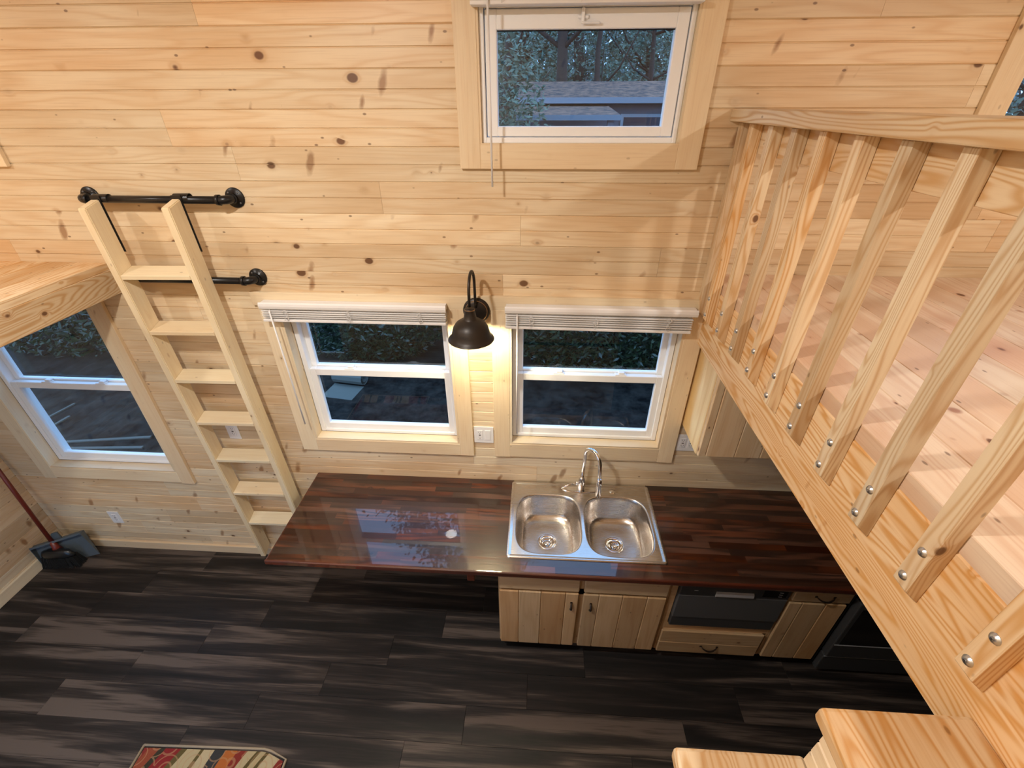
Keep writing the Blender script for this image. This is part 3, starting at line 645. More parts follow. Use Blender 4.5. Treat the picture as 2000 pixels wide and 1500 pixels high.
for (bx0, bx1, px0, px1) in ((1.286, 1.656, x0 + .024, 1.667), (1.677, 2.047, 1.667, x1 - .024)):
    cx, cyy = (bx0 + bx1) / 2, -0.322; a, b = (bx1 - bx0) / 2, 0.212
    ts = [2 * math.pi * i / NB for i in range(NB)]
    ang = [math.atan2(sup(0, 0, a, b, t, 0)[1], sup(0, 0, a, b, t, 0)[0]) for t in ts]
    rx0, rx1, ry0, ry1 = px0 - cx, px1 - cx, y0 + .024 - cyy, y1 - .024 - cyy
    outer = []
    for t in ang:
        c, s = math.cos(t), math.sin(t); k = 1e9
        if c > 1e-9: k = min(k, rx1 / c)
        if c < -1e-9: k = min(k, rx0 / c)
        if s > 1e-9: k = min(k, ry1 / s)
        if s < -1e-9: k = min(k, ry0 / s)
        outer.append([cx + c * k, cyy + s * k, ZT])
    for qx in (px0, px1):
        for qy in (y0 + .024, y1 - .024):
            i = min(range(NB), key=lambda i: (outer[i][0] - qx) ** 2 + (outer[i][1] - qy) ** 2); outer[i] = [qx, qy, ZT]
    Lp = [outer]
    def lp(da, dz, p=3.6, cxo=0, cyo=0): return [sup(cx + cxo, cyy + cyo, a - da, b - da, t, ZT - dz, p) for t in ts]
    V = ring(bm, [outer, lp(-0.004, 0.0)], False)
    Lp = [lp(-0.004, 0.0), lp(0.0, 0.001), lp(0.004, 0.006), lp(0.008, 0.03), lp(0.014, 0.09), lp(0.020, 0.125), lp(0.028, 0.147, 3.4), lp(0.044, 0.163, 3.2), lp(0.068, 0.171, 3.0), lp(0.10, 0.1735, 2.6)]
    dc = (cx + 0.0, -0.318)
    def circ(r, dz): return [(dc[0] + r * math.cos(t), dc[1] + r * math.sin(t), ZT - dz) for t in ts]
    Lp += [circ(0.062, 0.176), circ(0.046, 0.1775), circ(0.044, 0.179), circ(0.040, 0.186), circ(0.038, 0.20)]
    ring(bm, Lp)
for v in bm.verts: v.co -= Vector((1.667, -0.29, ZT))
o_ = fin('basin', bm, STEEL, sk, (1.667, -0.29, ZT)); 
for cxd in (1.471, 1.862):
    bm = bmesh.new(); lathe(bm, [(0.055, 0.0), (0.0545, 0.0025), (0.048, 0.003), (0.040, 0.001), (0.034, -0.008), (0.0335, -0.016)], 40)
    dd = fin('drain_ring', bm, CHROME, sk, (cxd, -0.318, ZT - 0.1772)); 
    bm = bmesh.new(); lathe(bm, [(0.0, 0.006), (0.004, 0.006), (0.006, 0.002), (0.010, -0.003), (0.026, -0.006), (0.030, -0.001), (0.033, -0.001)], 30)
    st_ = fin('strainer', bm, CHROME, dd, (cxd, -0.318, ZT - 0.1775 - 0.006))
    bm = bmesh.new()
    for k in range(10):
        t = k * math.pi / 5; lathe(bm, [(0, 0.0002), (0.0026, 0.0002)], 8, c=(0.018 * math.cos(t), 0.018 * math.sin(t), -0.004))
    fin('strainer_hole', bm, DARK, dd, (cxd, -0.318, ZT - 0.1775 - 0.0055))['kind'] = 'stuff'
bm = bmesh.new(); lathe(bm, [(0, 0.004), (0.010, 0.004), (0.012, 0.002), (0.019, 0.0012), (0.020, 0.0)], 28); fin('hole_cover', bm, CHROME, sk, (1.864, -0.066, ZT))
# faucet
fa = tag(empty('kitchen_faucet', (1.672, -0.062, ZT)), 'chrome gooseneck faucet with pull-down spray head behind the sink', 'faucet')
FX0, FY0 = 1.672, -0.062
bm = bmesh.new(); lathe(bm, [(0, 0), (0.026, 0), (0.027, 0.004), (0.024, 0.008), (0.022, 0.02), (0.024, 0.045), (0.023, 0.075), (0.0165, 0.100), (0.013, 0.112), (0.0, 0.112)], 32); fin('base', bm, CHROME, fa, (FX0, FY0, ZT), True)
bm = bmesh.new()                                   # oval deck plate
prof = []
for i in range(40):
    t = 2 * math.pi * i / 40; prof.append((0.115 * math.copysign(abs(math.cos(t)) ** .8, math.cos(t)), 0.026 * math.sin(t)))
ring(bm, [[(u, v, 0.0) for u, v in prof], [(u * .99, v * .97, 0.004) for u, v in prof], [(u * .95, v * .85, 0.0055) for u, v in prof], [(u * .02, v * .02, 0.0058) for u, v in prof]]); fin('deck_plate', bm, CHROME, fa, (FX0, FY0, ZT))
hx, hy = 1.752, -0.170
bm = bmesh.new()
dv = Vector((hx - FX0, hy - FY0, 0)); 
pts = [(FX0, FY0, ZT + 0.105), (FX0 + 0.002, FY0 - 0.002, ZT + 0.20), (FX0 + 0.004, FY0 - 0.005, ZT + 0.275)]
pts += arc(lambda t: tuple(Vector((FX0, FY0, 0)) + dv * (0.5 - 0.46 * math.cos(math.pi * t)) + Vector((0, 0, ZT + 0.290 + 0.070 * math.sin(math.pi * t)))), 17) + [(hx, hy, ZT + 0.235), (hx + .002, hy - .004, ZT + 0.195)]
tube(bm, pts, 0.0115, 16); fin('spout', bm, CHROME, fa)
bm = bmesh.new(); tube(bm, [(hx + .002, hy - .004, ZT + 0.200), (hx + .003, hy - .006, ZT + 0.19), (hx + .004, hy - .008, ZT + 0.14), (hx + .005, hy - .010, ZT + 0.085), (hx + .005, hy - .010, ZT + 0.076)], [0.0125, 0.0145, 0.0155, 0.0175, 0.016], 18); fin('spray_head', bm, CHROME, fa)
bm = bmesh.new(); tube(bm, [(FX0 - 0.015, FY0, ZT + 0.055), (FX0 - 0.034, FY0 - 0.001, ZT + 0.058)], 0.013, 16); tube(bm, [(FX0 - 0.034, FY0, ZT + 0.058), (FX0 - 0.075, FY0 - 0.012, ZT + 0.052), (FX0 - 0.122, FY0 - 0.022, ZT + 0.034)], [0.007, 0.006, 0.005], 12); fin('lever', bm, CHROME, fa)

# ================================================================== BASE CABINETS
YB = -0.592                      # face frame plane
def pull_v(parent, x, z):
    bm = bmesh.new(); tube(bm, arc(lambda t: (x, YB - 0.022 - 0.018 * math.sin(math.pi * t), z - 0.030 + 0.060 * t), 9), [0.004 + 0.0025 * math.sin(math.pi * i / 8) for i in range(9)], 8)
    addbox(bm, (x - 0.006, x + 0.006), (YB - 0.0225, YB - 0.0195), (z - 0.036, z - 0.024)); addbox(bm, (x - 0.006, x + 0.006), (YB - 0.0225, YB - 0.0195), (z + 0.024, z + 0.036)); fin('handle', bm, PULL, parent)
def pull_h(parent, x, z):
    bm = bmesh.new(); tube(bm, arc(lambda t: (x - 0.046 + 0.092 * t, YB - 0.022 - 0.020 * math.sin(math.pi * t) ** .6, z - 0.014 * math.sin(math.pi * t)), 13), [0.003 + 0.0025 * math.sin(math.pi * i / 12) for i in range(13)], 8)
    for s in (-1, 1): addbox(bm, (x + s * 0.046 - 0.006, x + s * 0.046 + 0.006), (YB - 0.0225, YB - 0.0195), (z - 0.006, z + 0.006))
    fin('handle', bm, PULL, parent)
def door(root, xs, z0, z1, hx_=None, hz=None):
    d = bx('door', root, (xs[0] + 0.01, xs[-1] - 0.01), (YB - 0.006, YB - 0.0002), (z0 + 0.006, z1 - 0.006), CAB[2])
    for a, b in zip(xs, xs[1:]): bx('board', d, (a + 0.0003, b - 0.0003), (YB - 0.0205, YB - 0.0062), (z0, z1), CAB[2], 0.004)
    if hx_: pull_v(d, hx_, hz)
    return d
def cab(label, x0, x1): 
    r = tag(empty('base_cabinet', ((x0 + x1) / 2, -0.3, 0)), label, 'cabinet', 'base cabinets under the countertop')
    bx('toe_kick', r, (x0 + 0.002, x1 - 0.002), (-0.53, -0.51), (0.001, 0.098), DARK); return r
c1 = cab('sink base cabinet with two plank doors, leftmost under the countertop', 1.205, 2.125)
bx('side_panel', c1, (1.205, 1.223), (YB + 0.0185, -0.02), (0.098, CT - CTH - 0.001), CAB[2]); bx('side_panel', c1, (2.107, 2.125), (YB + 0.0185, -0.02), (0.098, CT - CTH - 0.001), CAB[2])
bx('bottom_panel', c1, (1.223, 2.107), (YB + 0.0185, -0.02), (0.098, 0.115), CAB[0])
bm = frame_mesh(1.205, 2.125, 0.098, CT - CTH - 0.001, YB, YB + 0.018, 0.045, 0.03, 0.05); addbox(bm, (1.640, 1.676), (YB, YB + 0.018), (0.12, 0.77)); addbox(bm, (1.25, 2.08), (YB, YB + 0.018), (0.595, 0.645))
fin('face_frame', bm, CAB[2], c1)
bx('false_drawer', c1, (1.212, 1.643), (YB - 0.0205, YB - 0.0002), (0.640, 0.770), CAB[0], 0.005); bx('false_drawer', c1, (1.668, 2.108), (YB - 0.0205, YB - 0.0002), (0.640, 0.770), CAB[0], 0.005)
door(c1, [1.212, 1.318, 1.440, 1.573, 1.643], 0.112, 0.622, 1.606, 0.515); door(c1, [1.668, 1.752, 1.878, 2.008, 2.108], 0.112, 0.622, 1.712, 0.515)
c2 = cab('cabinet that frames the dishwasher, with a single drawer below it', 2.126, 2.730)
bm = bmesh.new(); addbox(bm, (2.126, 2.158), (YB, YB + 0.018), (0.098, CT - CTH - 0.001), 0.001); addbox(bm, (2.722, 2.730), (YB, YB + 0.018), (0.098, CT - CTH - 0.001)); addbox(bm, (2.158, 2.722), (YB, YB + 0.018), (0.315, 0.376), 0.001); addbox(bm, (2.158, 2.722), (YB, YB + 0.018), (0.098, 0.112))
fin('face_frame', bm, CAB[0], c2)
bx('shelf', c2, (2.126, 2.730), (YB + 0.018, -0.02), (0.350, 0.368), CAB[0]); bx('drawer_box', c2, (2.17, 2.71), (YB + 0.018, -0.05), (0.13, 0.30), CAB[0])
d2 = bx('drawer', c2, (2.145, 2.695), (YB - 0.006, YB - 0.0002), (0.112, 0.318), CAB[0])
for a, b in ((0.107, 0.212), (0.2125, 0.325)): bx('board', d2, (2.134, 2.702), (YB - 0.0205, YB - 0.0062), (a, b), CAB[0], 0.0045)
pull_h(d2, 2.424, 0.185)
c3 = cab('narrow base cabinet with drawer and plank door, between dishwasher and stove', 2.731, 3.035)
bx('side_panel', c3, (3.018, 3.035), (YB + 0.0185, -0.02), (0.098, CT - CTH - 0.001), CAB[2]); bx('side_panel', c3, (2.731, 2.748), (YB + 0.0185, -0.02), (0.098, CT - CTH - 0.001), CAB[2]); bx('bottom_panel', c3, (2.748, 3.018), (YB + 0.0185, -0.02), (0.098, 0.115), CAB[0])
fin('face_frame', frame_mesh(2.731, 3.035, 0.098, CT - CTH - 0.001, YB, YB + 0.018, 0.03, 0.03, 0.04), CAB[2], c3)
d3 = bx('drawer', c3, (2.738, 3.030), (YB - 0.0205, YB - 0.0002), (0.664, 0.785), CAB[0], 0.004); pull_h(d3, 2.893, 0.712)
door(c3, [2.734, 2.802, 2.920, 3.026], 0.112, 0.646)
# dishwasher
dw = tag(empty('dishwasher', (2.44, -0.35, 0.377)), 'small charcoal dishwasher with silver handle set under the countertop', 'dishwasher')
bx('body', dw, (2.172, 2.708), (YB + 0.019, -0.08), (0.378, 0.800), APBLK, 0.003)
bx('base_panel', dw, (2.162, 2.718), (YB - 0.016, YB + 0.0185), (0.378, 0.465), APPL2, 0.003)
dd = bx('door_panel', dw, (2.162, 2.718), (YB - 0.022, YB + 0.0185), (0.468, 0.668), APPL, 0.003)
cpn = bx('control_panel', dw, (2.162, 2.718), (YB - 0.022, YB + 0.0185), (0.671, 0.798), APPL2, 0.003)
bm = bmesh.new(); prism(bm, [(YB - 0.0225, 0.676), (YB - 0.030, 0.678), (YB - 0.0345, 0.690), (YB - 0.031, 0.706), (YB - 0.0225, 0.714)], 0, 2.345, 2.535)
fin('handle', bm, SILVER, cpn)
bx('display', cpn, (2.582, 2.700), (YB - 0.0232, YB - 0.0222), (0.688, 0.742), APBLK)
for i in range(3): bx('indicator', cpn, (2.660, 2.678), (YB - 0.0238, YB - 0.0233), (0.696 + 0.017 * i, 0.6985 + 0.017 * i), plain('panel_print', (0.7, 0.7, 0.7), 0.5))
bx('badge', cpn, (2.232, 2.252), (YB - 0.0228, YB - 0.0222), (0.712, 0.717), SILVER)
# stove
sv = tag(empty('stove', (3.4, -0.3, 0)), 'black stove beside the narrow cabinet, mostly hidden by the loft edge', 'stove')
SX0, SX1, SF = 3.055, 3.80, -0.618
bx('body', sv, (SX0, SX1), (SF + 0.025, -0.03), (0.05, 0.875), APBLK, 0.004)
bx('cooktop', sv, (SX0 - 0.003, SX1 + 0.003), (SF + 0.02, -0.03), (0.876, 0.890), APBLK, 0.004)
bx('drawer', sv, (SX0 + 0.004, SX1 - 0.004), (SF - 0.012, SF + 0.024), (0.045, 0.196), APPL2, 0.006, 2)
od = bx('oven_door', sv, (SX0 + 0.004, SX1 - 0.004), (SF - 0.022, SF + 0.024), (0.204, 0.70), APPL2, 0.006, 2)
bx('door_window', od, (SX0 + 0.03, SX1 - 0.03), (SF - 0.0235, SF - 0.0222), (0.335, 0.66), APBLK)
bx('trim_strip', od, (SX0 + 0.006, SX1 - 0.006), (SF - 0.0255, SF - 0.0222), (0.326, 0.331), SILVER); bx('trim_strip', sv, (SX0 + 0.004, SX1 - 0.004), (SF - 0.0155, SF - 0.0122), (0.190, 0.1935), SILVER)
bm = bmesh.new(); tube(bm, [(SX0 + 0.06, SF - 0.05, 0.675), (SX1 - 0.06, SF - 0.05, 0.675)], 0.011, 14)
for xx in (SX0 + 0.08, SX1 - 0.08): tube(bm, [(xx, SF - 0.05, 0.675), (xx, SF - 0.022, 0.675)], 0.008, 10)
fin('handle', bm, APPL2, od); bx('control_panel', sv, (SX0, SX1), (SF - 0.016, SF + 0.024), (0.712, 0.870), APBLK, 0.006)
for i in range(4):
    bm = bmesh.new(); lathe(bm, [(0, 0.026), (0.016, 0.026), (0.019, 0.004), (0.024, 0)], 20, M=Matrix.Rotation(math.pi / 2, 4, 'X')); fin('knob', bm, APPL, sv, (SX0 + 0.12 + i * 0.16, SF - 0.0165, 0.80))
for (a, b, r_) in ((0.2, -0.42, 0.09), (0.54, -0.42, 0.075), (0.2, -0.17, 0.07), (0.54, -0.17, 0.09)):
    bm = bmesh.new(); lathe(bm, [(0, 0.003), (r_, 0.003), (r_ + .004, 0)], 32); fin('burner', bm, APPL2, sv, (SX0 + a, b, 0.8905))

# ================================================================== BROOM, DUSTPAN, RUG
bo = tag(empty('broom', (-2.02, -0.19, 0)), 'black broom with reddish brown handle standing in the left corner', 'broom')
hb, ht = Vector((-2.030, -0.165, 0.175)), Vector((-2.150, -0.060, 1.12))
bm = bmesh.new(); tube(bm, [hb, ht], 0.0125, 14); tube(bm, [ht, ht + (ht - hb).normalized() * 0.02], [0.0125, 0.006], 14); fin('handle', bm, RED, bo)
bm = bmesh.new(); ax = Vector((0.93, 0.10, 0)).normalized()
tube(bm, [hb + (hb - ht).normalized() * t for t in (-0.05, 0.0, 0.03)], [0.016, 0.02, 0.03], 14); fin('socket', bm, RED, bo)
bm = bmesh.new(); rs = random.Random(3)
ctr = Vector((-2.025, -0.185, 0))
ringz = []
for z, hw, hd in ((0.165, 0.05, 0.018), (0.150, 0.095, 0.026), (0.115, 0.115, 0.030), (0.10, 0.113, 0.029)):
    ringz.append([tuple(ctr + ax * (hw * math.copysign(abs(math.cos(t)) ** .6, math.cos(t))) + Vector((-ax.y, ax.x, 0)) * (hd * math.sin(t)) + Vector((0, 0, z))) for t in [2 * math.pi * i / 32 for i in range(32)]])
V = ring(bm, ringz); bm.faces.new(V[0]); bm.faces.new(V[-1]); fin('head', bm, plain('broom_head_black', (0.01, 0.011, 0.012), 0.3), bo)
bm = bmesh.new()
for i in range(900):
    u, v = rs.uniform(-1, 1), rs.uniform(-1, 1); sp = 1.22
    p0 = ctr + ax * (0.108 * u) + Vector((-ax.y, ax.x, 0)) * (0.025 * v) + Vector((0, 0, 0.105)); p1 = ctr + ax * (0.108 * u * sp + rs.uniform(-.004, .004)) + Vector((-ax.y, ax.x, 0)) * (0.040 * v) + Vector((0, 0, 0.003 + rs.uniform(0, .008)))
    tube(bm, [p0, p1], 0.0016, 3, False)
tag(fin('bristles', bm, BRIS, bo), kind='stuff')
dp = tag(empty('dustpan', (-2.0, -0.15, 0)), 'grey blue plastic dustpan standing behind the broom in the corner', 'dustpan')
A, B_ = Vector((-2.150, -0.222, 0.004)), Vector((-1.850, -0.085, 0.004)); T0, T1 = Vector((-2.155, -0.190, 0.205)), Vector((-1.895, -0.052, 0.225))
n_ = (B_ - A).cross(T0 - A).normalized()
if n_.y > 0: n_ = -n_
bm = bmesh.new(); mid = (T0 + T1) / 2
def quadslab(bm, P, d):
    a = [bm.verts.new(p) for p in P]; b = [bm.verts.new(p + d) for p in P]; n = len(P)
    bm.faces.new(a); bm.faces.new(b[::-1])
    for i in range(n): bm.faces.new((a[i], b[i], b[(i + 1) % n], a[(i + 1) % n]))
quadslab(bm, [A, B_, T1, T0], -n_ * 0.003)
quadslab(bm, [A, T0, T0 + n_ * 0.045, A + n_ * 0.004], (T1 - T0).normalized() * 0.003); quadslab(bm, [B_, T1, T1 + n_ * 0.045, B_ + n_ * 0.004], (T0 - T1).normalized() * 0.003)
quadslab(bm, [T0, T1, T1 + n_ * 0.045, T0 + n_ * 0.045], (A - T0).normalized() * 0.003)
quadslab(bm, [T0 + n_ * 0.045, T1 + n_ * 0.045, T1 + n_ * 0.045 + (T1 - B_).normalized() * 0.012, T0 + n_ * 0.045 + (T1 - B_).normalized() * 0.012], -n_ * 0.003)
fin('pan', bm, PAN, dp)
bm = bmesh.new(); e = (T0 - A).normalized(); sde = (T1 - T0).normalized()
quadslab(bm, [mid - sde * 0.025 + n_ * 0.006, mid + sde * 0.025 + n_ * 0.006, mid + sde * 0.018 + e * 0.06 + n_ * 0.012, mid - sde * 0.018 + e * 0.06 + n_ * 0.012], n_ * 0.012); fin('handle', bm, PAN, dp)
# rug
def rugmat():
    m, nt, b = newmat('patterned_rug'); N = nt.nodes.new; L = nt.links.new
    tc = N('ShaderNodeTexCoord'); sp = N('ShaderNodeSeparateXYZ'); L(tc.outputs['Object'], sp.inputs[0])
    n = N('ShaderNodeTexNoise'); n.inputs['Scale'].default_value = 3.2; n.inputs['Detail'].default_value = 0; L(tc.outputs['Object'], n.inputs['Vector'])
    s = math_(nt, 'ADD', math_(nt, 'ADD', sp.outputs[0], math_(nt, 'MULTIPLY', sp.outputs[1], -0.25)), math_(nt, 'MULTIPLY', n.outputs['Fac'], 0.13))
    fr = math_(nt, 'FRACT', math_(nt, 'ADD', math_(nt, 'MULTIPLY', s, 1.32), 0.5))
    r = N('ShaderNodeValToRGB'); r.color_ramp.interpolation = 'CONSTANT'; L(fr, r.inputs[0]); e = r.color_ramp.elements
    cols = [(0.0, (0.24, 0.05, 0.02)), (0.085, (0.03, 0.025, 0.012)), (0.13, (0.21, 0.012, 0.012)), (0.235, (0.10, 0.075, 0.02)), (0.27, (0.42, 0.34, 0.19)), (0.36, (0.10, 0.075, 0.02)), (0.385, (0.45, 0.37, 0.22)), (0.47, (0.03, 0.03, 0.03)),
            (0.56, (0.38, 0.11, 0.02)), (0.65, (0.20, 0.02, 0.012)), (0.71, (0.42, 0.34, 0.19)), (0.76, (0.09, 0.065, 0.018)), (0.785, (0.40, 0.32, 0.17)), (0.82, (0.09, 0.065, 0.018)), (0.84, (0.45, 0.37, 0.22)), (0.94, (0.2, 0.02, 0.015))]
    e[0].position = 0; e[0].color = (*cols[0][1], 1); e[1].position = cols[1][0]; e[1].color = (*cols[1][1], 1)
    for p, c in cols[2:]: x = e.new(p); x.color = (*c, 1)
    v = N('ShaderNodeTexVoronoi'); v.inputs['Scale'].default_value = 11; L(tc.outputs['Object'], v.inputs['Vector'])
    ms = math_(nt, 'SINE', math_(nt, 'MULTIPLY', v.outputs['Distance'], 26)); mm = N('ShaderNodeMapRange'); mm.inputs[1].default_value = 0.75; mm.inputs[2].default_value = 0.85; L(ms, mm.inputs[0])
    mx = N('ShaderNodeMix'); mx.data_type = 'RGBA'; L(math_(nt, 'MULTIPLY', mm.outputs[0], 0.45), mx.inputs[0]); L(r.outputs[0], mx.inputs[6]); mx.inputs[7].default_value = (0.42, 0.24, 0.12, 1)
    L(mx.outputs[2], b.inputs['Base Color']); b.inputs['Roughness'].default_value = 0.95
    f_ = N('ShaderNodeTexNoise'); f_.inputs['Scale'].default_value = 400; L(tc.outputs['Object'], f_.inputs['Vector']); bp = N('ShaderNodeBump'); bp.inputs['Strength'].default_value = 0.8; bp.inputs['Distance'].default_value = 0.003; L(f_.outputs['Fac'], bp.inputs['Height']); L(bp.outputs[0], b.inputs['Normal'])
    return m
rg = tag(empty('rug', (-0.24, -1.55, 0)), 'small patterned rug in red, olive and cream at the bottom edge', 'rug')
outl = [(-0.626, -1.200), (0.015, -1.180), (0.055, -1.186), (0.150, -1.216), (0.165, -2.0), (-0.61, -2.0)]
def inset(pts, d):
    c = Vector((sum(p[0] for p in pts) / len(pts), sum(p[1] for p in pts) / len(pts))); out = []
    n = len(pts)
    for i in range(n):
        p, a, b = Vector(pts[i]), Vector(pts[i - 1]), Vector(pts[(i + 1) % n]); u = (p - a).normalized(); v = (b - p).normalized()
        n1 = Vector((u.y, -u.x)); n2 = Vector((v.y, -v.x)); m = (n1 + n2); m = m / max(m.dot(n1), 0.3); out.append(p + m * d)
    return out
ins = inset(outl, 0.012)
bm = bmesh.new(); prism(bm, [(p.x + 0.24, p.y + 1.55) for p in ins], 2, 0.0005, 0.008); fin('pile', bm, rugmat(), rg, (-0.24, -1.55, 0))
bm = bmesh.new(); tube(bm, [(a, b, 0.0055) for a, b in outl] + [(outl[0][0], outl[0][1], 0.0055)], 0.0062, 8); fin('binding', bm, plain('rug_binding', (0.36, 0.29, 0.20), 0.9, bump=0.6), rg)

# ================================================================== CEILING LAMPS (out of frame; the recessed ones are added to light the room)
for i, (x, y, z, p) in enumerate(CEIL):
    zc_ = ZC if z > 3 else 2.0448
    r = tag(empty('ceiling_lamp', (x, y, zc_)), ['unseen round recessed ceiling lamp added above the left loft', 'unseen round recessed ceiling lamp added above the middle of the room', 'unseen round recessed ceiling lamp added above the right loft', 'unseen round ceiling lamp added under the left loft as fill light'][i], 'lamp', 'added ceiling lamps out of view')
    bm = bmesh.new(); lathe(bm, [(0.075, -0.004), (0.085, -0.010), (0.10, -0.008), (0.104, 0.0)], 40); fin('trim_ring', bm, WHITE, r, (x, y, zc_ - 0.0005))
    bm = bmesh.new(); lathe(bm, [(0, -0.005), (0.076, -0.005)], 40); fin('lens', bm, emis('lamp_lens', WARM, 8 if i < 3 else 2), r, (x, y, zc_ - 0.0005))
    area_light('added_lamp_light', (0, 0, -0.012), p, 0.07, WARM, r)
tr_ = tag(empty('track_lamp', (0.50, -2.25, ZC)), 'three headed ceiling lamp with white cone shades', 'lamp')
bx('track', tr_, (0.20, 0.80), (-2.27, -2.23), (ZC - 0.022, ZC - 0.0005), WHITE, 0.003)
for i, xx in enumerate((0.27, 0.50, 0.73)):
    bm = bmesh.new(); tube(bm, [(xx, -2.25, ZC - 0.022), (xx, -2.25, ZC - 0.06)], 0.008, 10); lathe(bm, [(0.018, 0.0), (0.022, -0.02), (0.055, -0.08), (0.053, -0.08), (0.02, -0.02), (0.0, -0.018)], 28, c=(xx, -2.25, ZC - 0.055)); h = fin('head', bm, WHITE, tr_)
    bm = bmesh.new(); lathe(bm, [(0.0, -0.035), (0.02, -0.028), (0.030, -0.008), (0.024, 0.014), (0.012, 0.03), (0, 0.03)], 20); fin('bulb', bm, emis('track_bulb', WARM, 60), h, (xx, -2.25, ZC - 0.125), True)

# ================================================================== OUTDOORS
ZG = -0.75
def groundmat():
    m, nt, b = newmat('leaf_litter_ground'); N = nt.nodes.new; L = nt.links.new
    tc = N('ShaderNodeTexCoord'); n = N('ShaderNodeTexNoise'); n.inputs['Scale'].default_value = 5; n.inputs['Detail'].default_value = 8; n.inputs['Roughness'].default_value = 0.7; L(tc.outputs['Object'], n.inputs['Vector'])
    r = N('ShaderNodeValToRGB'); L(n.outputs['Fac'], r.inputs[0]); e = r.color_ramp.elements; e[0].position = 0.35; e[0].color = (0.003, 0.003, 0.003, 1); e[1].position = 0.68; e[1].color = (0.042, 0.037, 0.031, 1)
    L(r.outputs[0], b.inputs['Base Color']); b.inputs['Roughness'].default_value = 1; b.inputs['Specular IOR Level'].default_value = 0.1
    return m
g = bx('ground', None, (-40, 45), (-40, 75), (ZG - 0.2, ZG), groundmat()); tag(g, 'dark leaf strewn ground outside the windows', kind='structure')
def leafmat(name, c1, c2, rough=0.4):
    m, nt, b = newmat(name); N = nt.nodes.new; L = nt.links.new
    ge = N('ShaderNodeNewGeometry'); n = N('ShaderNodeTexNoise'); n.inputs['Scale'].default_value = 9; L(ge.outputs['Position'], n.inputs['Vector'])
    mx = N('ShaderNodeMix'); mx.data_type = 'RGBA'; L(n.outputs['Fac'], mx.inputs[0]); mx.inputs[6].default_value = (*c1, 1); mx.inputs[7].default_value = (*c2, 1); L(mx.outputs[2], b.inputs['Base Color']); b.inputs['Roughness'].default_value = rough
    return m
LEAF = leafmat('dark_green_leaf', (0.008, 0.020, 0.008), (0.05, 0.075, 0.028), 0.3); LEAF2 = leafmat('grey_green_leaf', (0.05, 0.085, 0.06), (0.16, 0.23, 0.15), 0.6)  # grey green leaf kept pale, distance haze is painted into its colour
BARK = plain('bark', (0.045, 0.034, 0.028), 0.95, bump=1.0, bscale=30)
def leaves(n, rx, ry, rz, size, seed, shell=0.35, elong=2.2, clumps=0):
    rs = random.Random(seed); verts = []; faces = []
    cl = []
    for k in range(clumps):
        while True:
            p = Vector((rs.uniform(-1, 1), rs.uniform(-1, 1), rs.uniform(-1, 1)))
            if 0.15 < p.length < 0.95: break
        cl.append((p, rs.uniform(0.16, 0.34)))
    for i in range(n):
        if cl:
            c, cr__ = cl[rs.randrange(len(cl))]; d = Vector((rs.gauss(0, 1), rs.gauss(0, 1), rs.gauss(0, 1))).normalized() * (cr__ * rs.uniform(0.3, 1)); p = c + d
        else:
            while True:
                p = Vector((rs.uniform(-1, 1), rs.uniform(-1, 1), rs.uniform(-1, 1)))
                if shell < p.length < 1: break
        p = Vector((p.x * rx, p.y * ry, p.z * rz)); a = Vector((rs.gauss(0, 1), rs.gauss(0, 1), rs.gauss(0, .6))).normalized(); b = a.cross(Vector((rs.gauss(0, 1), rs.gauss(0, 1), rs.gauss(0, 1)))).normalized()
        s = size * rs.uniform(0.6, 1.3); k = len(verts); a = a * s; b = b * (s / elong)
        verts += [p - a, p - a * 0.2 + b, p + a, p - a * 0.2 - b]; faces.append((k, k + 1, k + 2, k + 3))
    me = bpy.data.meshes.new('foliage'); me.from_pydata([tuple(v) for v in verts], [], faces); return me
def trunk_mesh(h, r, seed, nb=7):
    rs = random.Random(seed); bm = bmesh.new(); pts = [Vector((0, 0, 0))]
    for i in range(1, 9): pts.append(Vector((rs.uniform(-.12, .12) * i * .3, rs.uniform(-.1, .1) * i * .3, h * i / 8)))
    tube(bm, pts, [r * (1.15 - i / 8 * 0.95) for i in range(9)], 10)
    for k in range(nb):
        t = rs.uniform(0.30, 0.95); i = int(t * 8); p = pts[i]; a = rs.uniform(0, 6.28); L_ = h * rs.uniform(0.15, 0.32)
        d = Vector((math.cos(a), math.sin(a), rs.uniform(0.25, 0.9))).normalized(); q1 = p + d * L_ * .5 + Vector((0, 0, -.05)); q2 = p + d * L_ + Vector((0, 0, .15 * L_))
        tube(bm, [p, q1, q2], [r * 0.30, r * 0.2, r * 0.06], 6)
    bmesh.ops.recalc_face_normals(bm, faces=bm.faces); me = bpy.data.meshes.new('trunk'); bm.to_mesh(me); bm.free(); me.materials.append(BARK); return me
crownA = leaves(11000, 2.0, 2.0, 3.2, 0.062, 11, clumps=60); crownA.materials.append(LEAF2)
crownB = leaves(11000, 2.4, 2.2, 2.8, 0.062, 12, clumps=48); crownB.materials.append(LEAF2)
crownC = leaves(12000, 2.2, 2.2, 3.4, 0.065, 13, clumps=80); crownC.materials.append(LEAF2)
TR = [trunk_mesh(8.5, 0.13, 21), trunk_mesh(9.5, 0.19, 22), trunk_mesh(7.5, 0.09, 23, 10)]
